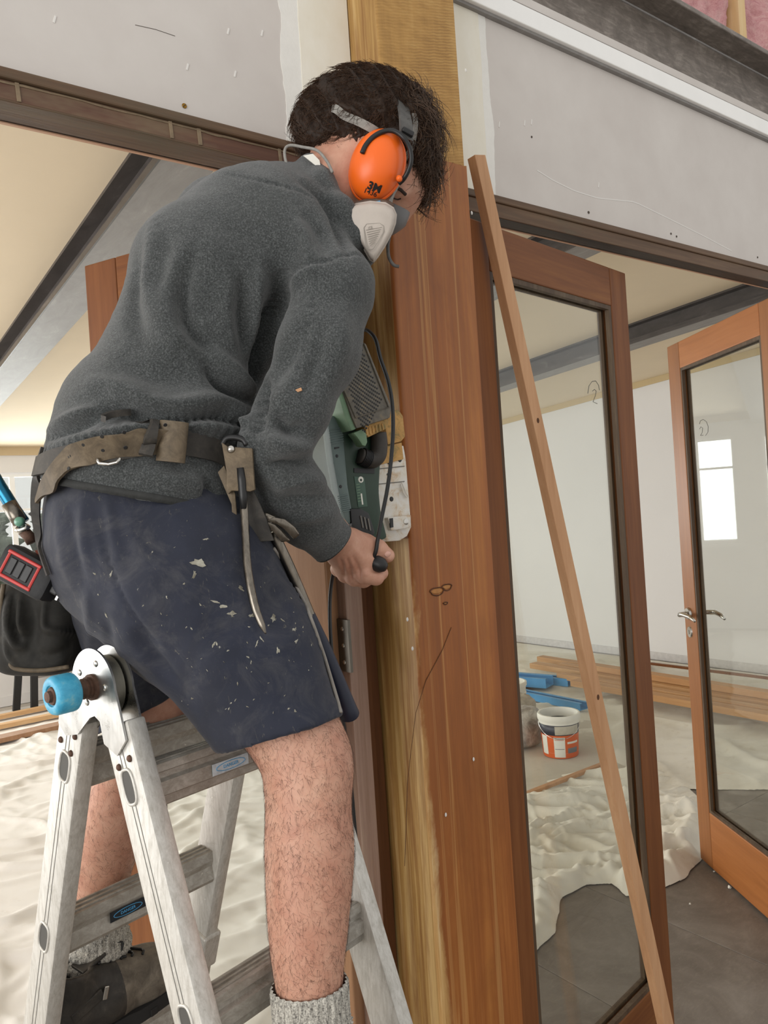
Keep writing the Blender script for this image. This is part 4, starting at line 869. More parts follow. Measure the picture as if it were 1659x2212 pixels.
# ================================================================== THE MAN
t = NT('skin'); n1 = t.noise(t.coord(), 22, 6, .7, .5); n2 = t.noise(t.coord((60, 60, 25)), 3, 6, .75, 1.2); n3 = t.noise(t.coord(), 700, 2)
c = t.ramp(n1, [(.3, '#b5806a'), (.5, '#c3927b'), (.7, '#cda18a')]); c = t.mix(t.ramp(n2, [(.55, 0.0), (.75, .35)]), c, '#a8705e')
t.color(c).rough(.55).bump(n3, .12, .0006); t.b.inputs['Subsurface Weight'].default_value = .12; t.b.inputs['Subsurface Radius'].default_value = (.01, .004, .002); M_SKIN = t.m
t = NT('fleece'); n1 = t.noise(t.coord(), 430, 4, .75); n2 = t.noise(t.coord(), 45, 5, .7, .5); n3 = t.noise(t.coord(), 9, 4, .6)
c = t.ramp(n1, [(.32, '#242626'), (.5, '#3e4141'), (.68, '#656868')]); c = t.mix(t.ramp(n2, [(.4, 0.0), (.7, .2)]), c, '#2f3334'); c = t.mix(t.ramp(n3, [(.55, 0.0), (.75, .2)]), c, '#575957')
t.color(c).rough(.95).bump(t.mix(.5, n1, n2), .9, .0022); t.b.inputs['Sheen Weight'].default_value = .25; t.b.inputs['Sheen Roughness'].default_value = .6; t.b.inputs['Specular IOR Level'].default_value = .1; M_FLEECE = t.m
M_BIND = plain('fleece_binding', '#2c2d2c', .8, .2, 120, bump=.3)
t = NT('work_shorts'); n1 = t.noise(t.coord(), 5, 5, .6, .6); n2 = t.noise(t.coord((1, 1, 1)), 16, 7, .75, .9); n3 = t.noise(t.coord((20, 20, 7)), 5, 6, .8, 1.5); n4 = t.noise(t.coord(), 55, 3, .6); n5 = t.noise(t.coord(), 600, 2)
c = t.ramp(n1, [(.35, '#151927'), (.65, '#202536')]); c = t.mix(t.ramp(n2, [(.48, 0.0), (.74, .5)]), c, '#504f50'); c = t.mix(t.ramp(n3, [(.61, 0.0), (.70, .7)]), c, '#6b6659'); c = t.mix(t.ramp(n4, [(.74, 0.0), (.77, .8)]), c, '#a9a79c')
t.color(c).rough(.8).bump(n5, .2, .0006); t.b.inputs['Sheen Weight'].default_value = .08; M_SHORTS = t.m
M_HAIR = plain('hair_dark_brown', '#2c1f16', .65, .35, 90, Specular_IOR_Level=.3); M_HAIRL = plain('hair_strand_brown', '#402d20', .6, .45, 60, Specular_IOR_Level=.2)
M_LEGHAIR = plain('body_hair', '#5a3e30', .6)
t = NT('sock_wool'); n1 = t.noise(t.coord((1, 1, .3)), 240, 3, .7); n2 = t.noise(t.coord(), 500, 2, .6); c = t.ramp(t.mix(.5, n1, n2), [(.38, '#5f5c57'), (.5, '#a8a49b'), (.62, '#cfcbc0')]); t.color(c).rough(.95).bump(n1, .8, .002); M_SOCK = t.m
t = NT('boot_leather'); n1 = t.noise(t.coord(), 28, 7, .7, .5); t.color(t.ramp(n1, [(.3, '#1f1d1b'), (.55, '#37332e'), (.75, '#5a534a')])).rough(.6).bump(n1, .25, .001); M_BOOT = t.m
t = NT('boot_suede'); n1 = t.noise(t.coord(), 35, 7, .7, .5); t.color(t.ramp(n1, [(.3, '#4b443b'), (.55, '#6b6256'), (.75, '#857b6d')])).rough(.8).bump(n1, .25, .001); M_BOOT2 = t.m
person = root('person', (.42, 1.11, .66), 'man in charcoal fleece and navy shorts bending forward on the ladder, sanding the post', 'person')
# ---- sweater
S = SDF([-.62, -.13, .86], [.06, .62, 1.52], .0042)
k = .05
S.cone(cs(338, 935, 1.15), .141, cs(322, 1055, 1.14), .152, .03); S.cone(cs(400, 780, 1.17), .111, cs(376, 880, 1.16), .110, .025)
S.cone(cs(400, 780, 1.17), .111, cs(480, 620, 1.2), .131, .03); S.cone(cs(480, 620, 1.2), .131, cs(560, 525, 1.22), .110, .03)
S.cone(cs(560, 525, 1.22), .110, cs(612, 470, 1.25), .076, .03); S.cone(cs(560, 525, 1.22), .105, cs(482, 492, 1.31), .070, .03); S.cone(cs(480, 605, 1.21), .112, cs(482, 500, 1.30), .072, .04)
S.cone(cs(610, 540, 1.2), .10, cs(715, 622, 1.13), .060, .05); S.cone(cs(615, 470, 1.25), .08, cs(690, 425, 1.25), .050, .03)
down = RM.T @ vec(0, 0, -1.)
S.cut(cs(300, 1078, 1.0), unit(down+np.array([-.24, 0, 0])), .004)          # hem
arm = [(cs(720, 618, 1.13), .0575), (cs(686, 760, 1.10), .056), (cs(634, 880, 1.08), .0505), (cs(592, 972, 1.07), .0425), (cs(625, 1052, 1.11), .046), (cs(666, 1118, 1.16), .0445), (cs(712, 1166, 1.20), .034), (cs(735, 1190, 1.22), .032)]
S.chain(arm, .022)
S.chain([(cs(485, 492, 1.32), .066), (cs(560, 680, 1.46), .06), (cs(640, 800, 1.42), .05), (cs(700, 840, 1.40), .038)], .04)
S.chain([(cs(662, 352, 1.30), .013), (cs(672, 362, 1.24), .016), (cs(700, 395, 1.19), .017), (cs(735, 450, 1.17), .017), (cs(765, 515, 1.18), .017), (cs(790, 560, 1.22), .014)], .018)
wd = unit(np.array([.7, -.7, .45]))
V, Q = S.mesh()
tip = cs(721, 1175, 1.205)
msk = ((V-tip)@wd > 0) & (np.linalg.norm(V-tip, axis=1) < .09); V[msk] -= ((V[msk]-tip)@wd)[:, None]*wd*.999
V = smooth(V, Q, 2); N = vnormals(V, Q); tr_ = bvh(V, Q)
L_ = [([(418, 546), (394, 641), (408, 712), (455, 760)], .011, -.007), ([(392, 530), (368, 640), (380, 715), (430, 775)], .014, .006),
      ([(332, 480), (326, 617), (350, 712), (400, 765)], .018, .007), ([(300, 560), (290, 660), (310, 740)], .016, -.005),
      ([(500, 600), (490, 680), (510, 760)], .016, .005), ([(530, 590), (520, 680), (535, 770)], .013, -.006), ([(560, 560), (560, 660), (548, 760)], .014, .006),
      ([(604, 560), (598, 640), (572, 740), (556, 850), (556, 960)], .016, -.016), ([(455, 752), (505, 805), (550, 850)], .014, .011), ([(440, 790), (490, 845), (552, 872)], .009, -.009),
      ([(256, 852), (380, 876), (475, 870), (555, 895)], .013, .010), ([(217, 897), (270, 893), (361, 915), (470, 905), (545, 935)], .008, -.009), ([(480, 895), (520, 905), (556, 925)], .01, .008),
      ([(88, 952), (163, 922), (217, 900)], .008, -.008), ([(100, 935), (165, 905), (230, 880)], .014, .006), ([(110, 972), (200, 950), (330, 925), (440, 930), (555, 952)], .013, .011), ([(560, 945), (480, 925), (400, 918)], .01, .005),
      ([(608, 612), (640, 582), (689, 564), (755, 546), (798, 556)], .0035, -.003), ([(690, 566), (676, 650), (641, 802), (616, 903)], .003, -.0022), ([(612, 625), (650, 592), (700, 575)], .012, .004),
      ([(470, 372), (560, 390), (640, 410), (700, 440)], .003, -.002), ([(640, 380), (700, 430), (735, 500), (760, 560)], .012, -.006), ([(655, 450), (690, 500), (720, 560)], .016, -.005), ([(640, 470), (660, 520), (672, 570)], .014, .005),
      ([(585, 900), (625, 928), (668, 932)], .010, -.011), ([(575, 950), (620, 965), (672, 965)], .012, .008), ([(570, 1005), (625, 1005), (690, 1000)], .010, -.008), ([(580, 1045), (640, 1040), (705, 1035)], .013, .006), ([(600, 1085), (650, 1080), (720, 1075)], .009, -.005),
      ([(620, 1130), (670, 1115), (730, 1110)], .011, .004), ([(570, 860), (600, 800), (640, 740), (670, 680)], .02, -.005), ([(740, 640), (735, 740), (705, 850)], .02, .004), ([(700, 700), (680, 790), (655, 860)], .012, -.004),
      ([(250, 760), (300, 800), (360, 815), (430, 812)], .02, -.005), ([(180, 830), (260, 835), (330, 850)], .016, .005), ([(440, 1030), (450, 1060), (445, 1085)], .009, -.006), ([(300, 1010), (380, 1040), (470, 1050)], .014, .005)]
V = crease(V, N, tr_, [(p_, w_*.9, a_*2.2) for p_, w_, a_ in L_])
N = vnormals(V, Q); V += N*((fbm(V[:, 0]*14+V[:, 2]*9, V[:, 1]*14, 5)-.48)*.010)[:, None]
SWEATER = (V, Q); SWT = bvh(V, Q)
sw = mesh_obj('fleece_sweater', c2w(V), Q, M_FLEECE, person, True)
# hem binding and cuff
pts = []
for x in np.linspace(96, 520, 44):
    y = 1040+(x-96)*.172
    h = cast(SWT, x, y-6)
    if h: pts.append((h[0], h[1], x, y))
if len(pts) > 5:
    P = np.array([c2w(p[0]) for p in pts]); Nn = np.array([RM@p[1] for p in pts]); Wd = np.array([c2w(cs(p[2]-2, p[3]+8, p[0][2]))-c2w(cs(p[2], p[3], p[0][2])) for p in pts])
    MB().ribbon(P, Wd, Nn, .0025).build('hem_binding', M_BIND, sw, True)
ring = []
for a in np.linspace(0, 2*math.pi, 33)[:-1]:
    e1 = unit(np.cross(wd, [0, 0, 1.])); e2 = np.cross(wd, e1); ring.append(c2w(tip-wd*.002+(e1*math.cos(a)+e2*math.sin(a))*.0335))
MB().tube(ring, .0035, 8, closed=True).build('cuff_binding', M_BIND, sw, True)
# little wood chip stuck to the sleeve
h = cast(SWT, 645, 843); MB().obox(c2w(h[0]), RM@unit([1, .4, 0]), RM@unit([-.4, 1, 0]), RM@np.array([0, 0, 1.]), .0045, .0022, .0012, .0006).build('wood_chip', M_BATTEN, sw)
# ---- shorts
S = SDF([-.56, -.37, .86], [-.01, .08, 1.46], .0042); k = .04
S.cone(cs(305, 1060, 1.135), .130, cs(312, 1160, 1.13), .138, .02)
S.cone(cs(345, 1190, 1.12), .14, cs(410, 1265, 1.09), .126, .02); S.cone(cs(410, 1265, 1.09), .126, cs(520, 1405, 1.06), .101, k); S.cone(cs(520, 1405, 1.06), .101, cs(600, 1568, 1.03), .084, .02); S.cone(cs(600, 1568, 1.03), .084, cs(640, 1650, 1.02), .086, .0)
S.cone(cs(302, 1200, 1.17), .120, cs(298, 1300, 1.21), .094, .03); S.cone(cs(298, 1300, 1.21), .094, cs(304, 1450, 1.25), .078, .02); S.cone(cs(304, 1450, 1.25), .078, cs(308, 1640, 1.26), .076, .0)
S.cut(cs(300, 985, 1.0), -down)
dr = unit(unit(cs(600, 1568, 1.03)-cs(520, 1405, 1.06))*.55+down*.6+np.array([.0, 0, 0]))
hemr = cs(600, 1584, 1.03); heml = cs(300, 1535, 1.25); dl = unit(down+np.array([.45, 0, 0]))
S.cone(cs(592, 1552, 1.034), .070, cs(645, 1660, 1.015), .072, .0, sub=True)
A = S.F; sl, X, Y, Z = S.region(np.array([-.245, -.7, .7]), np.array([.05, -.1, 1.20])); d = ((X-hemr[0])*dr[0]+(Y-hemr[1])*dr[1]+(Z-hemr[2])*dr[2]).astype(np.float32); A[sl] = np.maximum(A[sl], d)
sl, X, Y, Z = S.region(np.array([-1, -1, 1.10]), np.array([-.27, 1, 1.6])); d = ((X-heml[0])*dl[0]+(Y-heml[1])*dl[1]+(Z-heml[2])*dl[2]).astype(np.float32); A[sl] = np.maximum(A[sl], d)
V, Q = S.mesh(); V = smooth(V, Q, 2); N = vnormals(V, Q); tr_ = bvh(V, Q)
L_ = [([(203, 1085), (217, 1157), (260, 1277), (307, 1356), (360, 1420)], .004, -.004), ([(178, 1075), (180, 1150), (190, 1230)], .008, .004), ([(232, 1080), (242, 1150), (262, 1220)], .008, .004), ([(215, 1078), (226, 1140), (240, 1200)], .006, -.003),
      ([(275, 1090), (290, 1160), (320, 1220)], .009, .003), ([(125, 1100), (135, 1200), (170, 1290)], .012, .004), ([(150, 1090), (160, 1180), (190, 1270)], .008, -.004),
      ([(190, 1270), (195, 1350), (195, 1430)], .012, .006), ([(225, 1320), (235, 1400), (240, 1470)], .012, -.006), ([(290, 1350), (330, 1420), (395, 1490)], .014, -.010),
      ([(320, 1290), (420, 1380), (480, 1480)], .03, .005), ([(500, 1150), (540, 1200), (600, 1290), (660, 1400)], .012, -.004), ([(420, 1330), (520, 1400), (600, 1430), (680, 1420)], .018, -.005), ([(430, 1400), (520, 1450), (620, 1480)], .02, .005),
      ([(452, 1548), (555, 1598), (660, 1578), (733, 1535)], .003, -.002), ([(585, 1200), (640, 1275), (690, 1400), (736, 1550)], .004, .003)]
V = crease(V, N, tr_, L_); N = vnormals(V, Q); V += N*((fbm(V[:, 0]*12+V[:, 2]*7, V[:, 1]*12, 9)-.48)*.010)[:, None]
SHT = bvh(V, Q); sh = mesh_obj('work_shorts', c2w(V), Q, M_SHORTS, person, True)
M_PIPE = plain('grey_piping', '#8d8780', .8, .15, 60)
pp = [c2w(h[0])+RM@h[1]*.001 for h in (cast(SHT, x, y) for x, y in spline([(590, 1185), (618, 1228), (645, 1275), (672, 1340), (693, 1400), (716, 1470), (735, 1540)], 40)) if h]
if len(pp) > 3: MB().tube(pp, .0024, 6).build('side_piping', M_PIPE, sh, True)
# paint flecks on the shorts
t = NT('dried_paint'); n1 = t.noise(t.coord(), 60, 4); t.color(t.ramp(n1, [(.35, '#6f6a5c'), (.6, '#a3a093')])).rough(.8); M_FLECK = t.m
fl_ = MB(); rs = np.random.default_rng(4)
spots = [(430, 1215, 16), (420, 1240, 11), (465, 1300, 12), (480, 1310, 10), (500, 1325, 9), (462, 1392, 7), (240, 1240, 8), (555, 1390, 9), (590, 1335, 10), (635, 1360, 8), (545, 1330, 8), (640, 1385, 7), (600, 1405, 7), (360, 1290, 4), (445, 1165, 8), (205, 1240, 5), (230, 1330, 9), (565, 1380, 8), (520, 1270, 9), (610, 1340, 6)]
spots += [(rs.uniform(380, 690), rs.uniform(1240, 1540), rs.uniform(1.5, 4)) for _ in range(60)]+[(rs.uniform(180, 420), rs.uniform(1120, 1400), rs.uniform(1.5, 3)) for _ in range(14)]
for (x, y, r) in spots:
    h = cast(SHT, x, y)
    if not h or h[1][2] > -.15: continue
    nn_ = RM@h[1]; e1 = unit(np.cross(nn_, rs.normal(size=3))); e2 = np.cross(nn_, e1); o = c2w(h[0]); R_ = r*1.06/F; asp = rs.uniform(.15, .7); n_ = 13
    ring = [o+nn_*.0003+(e1*math.cos(a)+e2*math.sin(a)*asp)*R_*rs.uniform(.4, 1.2) for a in np.linspace(0, 2*math.pi, n_+1)[:-1]]
    fl_.add([o+nn_*.0009]+ring, [(0, i+1, (i+1) % n_+1) for i in range(n_)])
fo = fl_.build('paint_flecks', M_FLECK, sh); fo['kind'] = 'stuff'
# ---- body
BV, BQ = [], []
def addbody(S, sm=1):
    V, Q = S.mesh(); V = smooth(V, Q, sm); n_ = sum(len(v) for v in BV); BV.append(V); BQ.append(Q+n_); return V, Q
S = SDF(cs(420, 2460, 1.0)*[1.15, 1.05, .86], cs(790, 1150, 1.05)*[.2, 1, 1.2], .004)
S.limb([(cs(420, 1260, 1.1), .085), (cs(560, 1455, 1.06), .073), (cs(648, 1610, 1.03), .0575), (cs(663, 1710, 1.015), .0520), (cs(669, 1840, 1.0), .0550), (cs(666, 1990, .98), .0485), (cs(668, 2120, .965), .0400), (cs(688, 2380, .95), .034), (cs(700, 2440, .95), .036)], 48)
S.ell(cs(700, 1660, 1.02), [.03, .045, .04], k=.03)
RLEG = addbody(S, 2)
S = SDF(cs(100, 2200, 1.3)*[1.05, 1.02, .82], cs(440, 1280, 1.2)*[.95, .9, 1.25], .004)
S.limb([(cs(302, 1300, 1.215), .068), (cs(305, 1450, 1.25), .062), (cs(322, 1545, 1.255), .0575), (cs(272, 1670, 1.28), .047), (cs(240, 1790, 1.30), .0515), (cs(218, 1900, 1.32), .044), (cs(206, 2030, 1.34), .036), (cs(208, 2150, 1.345), .034)], 48)
LLEG = addbody(S, 2)
S = SDF(cs(80, 1350, 1.15)*[1.1, 1.0, .85], [.02, .55, 1.5], .007)
S.chain([(cs(320, 1150, 1.14), .10), (cs(335, 950, 1.16), .095), (cs(405, 770, 1.19), .075), (cs(545, 560, 1.23), .075), (cs(605, 500, 1.24), .052), (cs(690, 425, 1.25), .038)], .03)
S.chain([(cs(610, 540, 1.21), .05), (cs(716, 622, 1.135), .032), (cs(636, 880, 1.085), .028), (cs(596, 972, 1.075), .024), (cs(630, 1052, 1.115), .026), (cs(668, 1118, 1.16), .027), (cs(712, 1160, 1.20), .027)], .015)
S.chain([(cs(490, 495, 1.31), .042), (cs(560, 680, 1.46), .034), (cs(640, 800, 1.42), .028), (cs(690, 835, 1.41), .024), (cs(700, 842, 1.41), .026)], .02)
S.chain([(cs(335, 1150, 1.14), .095), (cs(420, 1260, 1.1), .078), (cs(480, 1340, 1.085), .074)], .03); S.chain([(cs(310, 1150, 1.15), .095), (cs(300, 1300, 1.21), .07)], .03)
addbody(S, 1)
# head and neck
S = SDF(cs(620, 560, 1.2)*[1.1, 1.0, .9], cs(980, 120, 1.3)*[1.2, 1.1, 1.12], .0026)
S.ell(cs(795, 300, 1.28), [.098, .09, .085], k=.02); S.chain([(cs(825, 330, 1.285), .074), (cs(838, 400, 1.30), .056), (cs(830, 455, 1.315), .038)], .03)
S.ell(cs(868, 395, 1.275), [.024, .026, .05], k=.02); S.chain([(cs(690, 440, 1.25), .052), (cs(722, 410, 1.255), .052), (cs(770, 365, 1.265), .06)], .03)
S.cone(cs(878, 405, 1.335), .018, cs(884, 448, 1.345), .013, .015)        # nose, turned away
S.cone(cs(842, 392, 1.24), .012, cs(868, 412, 1.245), .010, .012)          # brow
S.ell(cs(852, 418, 1.247), [.010, .008, .008], k=.006); S.ell(cs(800, 350, 1.20), [.016, .03, .010], k=.006)
HEAD = addbody(S, 1); HEADT = bvh(*HEAD)
# right hand closed on the sander's rear handle
S = SDF(cs(690, 1290, 1.2)*[1.1, 1.0, 1.0]-[0, .01, .04], cs(870, 1110, 1.3)*[1.2, 1.1, 1.0]+[.0, .0, .10], .0018); k = .010
S.cone(cs(716, 1150, 1.205), .0285, cs(742, 1182, 1.25), .0275, k, sq=.85); S.cone(cs(742, 1182, 1.25), .027, cs(786, 1206, 1.268), .024, .014)
S.cone(cs(738, 1182, 1.25), .024, cs(742, 1222, 1.285), .0195, .014); S.cone(cs(745, 1190, 1.255), .025, cs(766, 1222, 1.277), .021, .014)
S.chain([(cs(760, 1168, 1.25), .0205), (cs(790, 1176, 1.262), .0165), (cs(816, 1185, 1.272), .0145), (cs(837, 1200, 1.28), .0120)], .006)      # thumb over the grip
S.chain([(cs(786, 1212, 1.265), .0185), (cs(789, 1240, 1.263), .0158), (cs(812, 1247, 1.268), .0128), (cs(823, 1238, 1.283), .0110), (cs(818, 1228, 1.30), .0100)], .004)   # index
S.chain([(cs(768, 1222, 1.275), .018), (cs(766, 1246, 1.277), .0152), (cs(785, 1252, 1.295), .0132), (cs(805, 1246, 1.31), .0115)], .004)
S.chain([(cs(750, 1220, 1.285), .0165), (cs(747, 1240, 1.29), .0142), (cs(765, 1250, 1.31), .0125), (cs(788, 1244, 1.325), .011)], .004)
S.chain([(cs(737, 1212, 1.292), .0145), (cs(731, 1229, 1.302), .0125), (cs(748, 1240, 1.322), .0115), (cs(770, 1236, 1.336), .010)], .004)
V, Q = addbody(S, 1)
BV[-1] = crease(V, vnormals(V, Q), bvh(V, Q), [([(762, 1200), (773, 1224), (779, 1256)], .0032, -.0042), ([(749, 1204), (756, 1226), (760, 1254)], .003, -.0040), ([(735, 1206), (741, 1224), (744, 1246)], .003, -.0036), ([(800, 1232), (812, 1234), (822, 1230)], .003, -.0025), ([(764, 1238), (768, 1244), (772, 1248)], .005, .0012), ([(786, 1232), (792, 1238), (798, 1243)], .006, .0015), ([(760, 1180), (778, 1200), (787, 1222)], .004, .0012), ([(742, 1152), (735, 1170), (722, 1190)], .002, -.0008), ([(806, 1172), (808, 1182), (802, 1194)], .002, -.0008)])
V = np.concatenate(BV); Q = np.concatenate(BQ)
body = mesh_obj('body', c2w(V), Q, M_SKIN, person, True)
# eyelid, lashes and brow
M_BROW = plain('eyelash_brow', '#2b1d15', .7)
def onhead(L, off=.0008): return [c2w(h[0]+h[1]*off) for h in (cast(HEADT, x, y) for x, y in L) if h]
for L, r in (([(846, 423), (852, 428), (859, 430), (866, 428)], .0011), ([(845, 404), (855, 404), (866, 410), (876, 420)], .0026)):
    P = onhead(L)
    if len(P) > 2: MB().tube(P, r, 6).build('eyebrow' if r > .002 else 'eyelashes', M_BROW, body)
# thumb nail
hd = cast(bvh(np.concatenate(BV[-1:]), addQ) if False else bvh(BV[-1], BQ[-1]-sum(len(v) for v in BV[:-1])), 838, 1197)
if hd: MB().lathe([(0, .0008), (.006, .0004), (.007, -.0006)], c2w(hd[0]), RM@hd[1], 14, 1, .75).build('thumb_nail', plain('nail', '#d3a493', .35), body, True)
# ---- hair
S = SDF(cs(620, 480, 1.2)*[1.1, 1.0, .88], cs(980, 120, 1.3)*[1.25, 1.1, 1.14], .0028)
S.ell(cs(790, 282, 1.28), [.112, .092, .100], k=.02); S.ell(cs(712, 288, 1.28), [.052, .052, .075], k=.03); S.ell(cs(880, 330, 1.29), [.042, .07, .085], k=.03); S.ell(cs(905, 385, 1.31), [.025, .035, .06], k=.02)
nv = unit(np.array([-.36, -1.0, .12])); S.cut(cs(700, 343, 1.28), nv, .012)
S.cone(cs(842, 395, 1.20), .03, cs(850, 430, 1.22), .03, .01, sub=True)
V, Q = S.mesh(); V = smooth(V, Q, 1); N = vnormals(V, Q)
V += N*((ridged(V[:, 0]*45+V[:, 1]*25, V[:, 1]*18-V[:, 2]*30, 3, 3)-.45)*.016)[:, None]; HAIRT = bvh(V, Q)
hr_ = mesh_obj('hair', c2w(V), Q, M_HAIR, person, True)
def strands(V, Q, N, n, flow, length, rad, seed, curl, name, mat, parent, sel=None, seg=4, lift=.35):
    rs = np.random.default_rng(seed); A = .5*np.linalg.norm(np.cross(V[Q[:, 2]]-V[Q[:, 0]], V[Q[:, 3]]-V[Q[:, 1]]), axis=1); C_ = V[Q].mean(1); NF = N[Q].mean(1); ok = np.ones(len(Q), bool) if sel is None else sel(C_, NF)
    I = np.nonzero(ok)[0]; p = A[I]/A[I].sum(); J = rs.choice(I, n, p=p); w = rs.dirichlet(np.ones(4), n); P0 = (V[Q[J]]*w[:, :, None]).sum(1); NN = NF[J]/np.linalg.norm(NF[J], axis=1)[:, None]
    fl = flow(P0, NN, rs); fl -= (fl*NN).sum(1)[:, None]*NN*(1-.0); fl /= np.linalg.norm(fl, axis=1)[:, None]+1e-9; sd = np.cross(NN, fl)
    Ls = length*rs.uniform(.6, 1.3, n); cu = curl*rs.normal(size=n); pos = [P0-NN*.001]; dr_ = fl+NN*lift
    th = np.zeros(n)
    for s_ in range(seg):
        th = th+cu/seg; d_ = (fl*np.cos(th)[:, None]+sd*np.sin(th)[:, None])+NN*(lift*(1-1.2*(s_+1)/seg))[..., None] if False else (fl*np.cos(th)[:, None]+sd*np.sin(th)[:, None])+NN*(lift*(1-1.1*(s_+1)/seg))
        d_ /= np.linalg.norm(d_, axis=1)[:, None]; pos.append(pos[-1]+d_*(Ls/seg)[:, None])
    pos = np.stack(pos, 1); e1 = np.cross(NN, fl); e2 = NN; verts = []; faces = []
    rr = rad*np.linspace(1, .25, seg+1)
    ang = np.array([0, 2*math.pi/3, 4*math.pi/3]); ring = e1[:, None, None, :]*np.cos(ang)[None, None, :, None]+e2[:, None, None, :]*np.sin(ang)[None, None, :, None]
    VV = (pos[:, :, None, :]+ring*rr[None, :, None, None]).reshape(-1, 3); base = (np.arange(n)*(seg+1)*3)[:, None]; fs = []
    for s_ in range(seg):
        for a in range(3): fs.append(np.stack([base[:, 0]+s_*3+a, base[:, 0]+s_*3+(a+1) % 3, base[:, 0]+s_*3+3+(a+1) % 3, base[:, 0]+s_*3+3+a], 1))
    o = mesh_obj(name, c2w(VV), np.concatenate(fs), mat, parent, True); o['kind'] = 'stuff'; return o
def hflow(P, Nn, rs):
    c = cs(845, 215, 1.24); f_ = P-c; f_[:, 0] += -.03; f_ += rs.normal(size=P.shape)*.028; return f_
strands(V, Q, N, 9000, hflow, .028, .0006, 11, 2.0, 'hair_strands', M_HAIRL, hr_, lambda C_, NF: (C_[:, 1] > cs(700, 400, 1.28)[1]), 4, .30)
def fflow(P, Nn, rs): return np.tile([.5, -.8, .1], (len(P), 1))+rs.normal(size=P.shape)*.45
strands(V, Q, N, 900, fflow, .052, .00065, 12, 4.2, 'curly_fringe', plain('hair_fringe_brown', '#4d3725', .55, .3, 60), hr_, lambda C_, NF: (C_[:, 0] > cs(880, 300, 1.28)[0]) & (C_[:, 1] < cs(880, 230, 1.28)[1]), 7, .75)
# leg hair
V, Q = RLEG; N = vnormals(V, Q)
lf = lambda P, Nn, rs: np.tile([.25, -.9, 0], (len(P), 1))+rs.normal(size=P.shape)*.5
strands(V, Q, N, 5200, lf, .0135, .00014, 5, 1.0, 'leg_hair', M_LEGHAIR, body, lambda C_, NF: (C_[:, 1] < cs(660, 1520, 1.03)[1]) & (C_[:, 1] > cs(660, 2130, .96)[1]) & (NF[:, 2] < .5), 3, .55)
V, Q = LLEG; N = vnormals(V, Q)
strands(V, Q, N, 2600, lf, .0135, .00015, 6, 1.0, 'leg_hair', M_LEGHAIR, body, lambda C_, NF: (C_[:, 1] < cs(240, 1540, 1.26)[1]) & (C_[:, 1] > cs(240, 1980, 1.33)[1]) & (NF[:, 2] < .5), 3, .55)
# ---- socks
def sock(axis_pts, rads, name):
    P = spline(axis_pts, 90); Rr = np.interp(np.linspace(0, 1, 90), np.linspace(0, 1, len(rads)), rads); n_ = 120; V, Fc = [], []
    t0 = unit(P[-1]-P[0]); e1 = unit(np.cross(t0, [0, 0, 1.])); e2 = np.cross(t0, e1)
    for i in range(90):
        s_ = i/89
        for k_ in range(n_):
            a = 2*math.pi*k_/n_; rib = .0013*math.cos(k_*math.pi*2/4) if s_ < .42 else .0009*math.cos(k_*math.pi*2/4+i*.8)
            scr = 0 if s_ < .40 else .006*abs(math.sin((s_-.4)*16+.7*math.sin(a+1)))
            edge = .0025*math.exp(-(s_/.02)**2)
            V.append(P[i]+(e1*math.cos(a)+e2*math.sin(a))*(Rr[i]+rib+scr-edge))
    for i in range(89):
        for k_ in range(n_): Fc.append((i*n_+k_, i*n_+(k_+1) % n_, (i+1)*n_+(k_+1) % n_, (i+1)*n_+k_))
    return mesh_obj(name, c2w(V), np.array(Fc), M_SOCK, person, True)
sock([cs(668, 2122, .965), cs(676, 2240, .957), cs(688, 2390, .95)], [.0480, .0470, .047, .047, .046], 'sock')
sock([cs(214, 1958, 1.33), cs(207, 2030, 1.338), cs(210, 2115, 1.345)], [.048, .048, .053, .055, .05], 'sock')
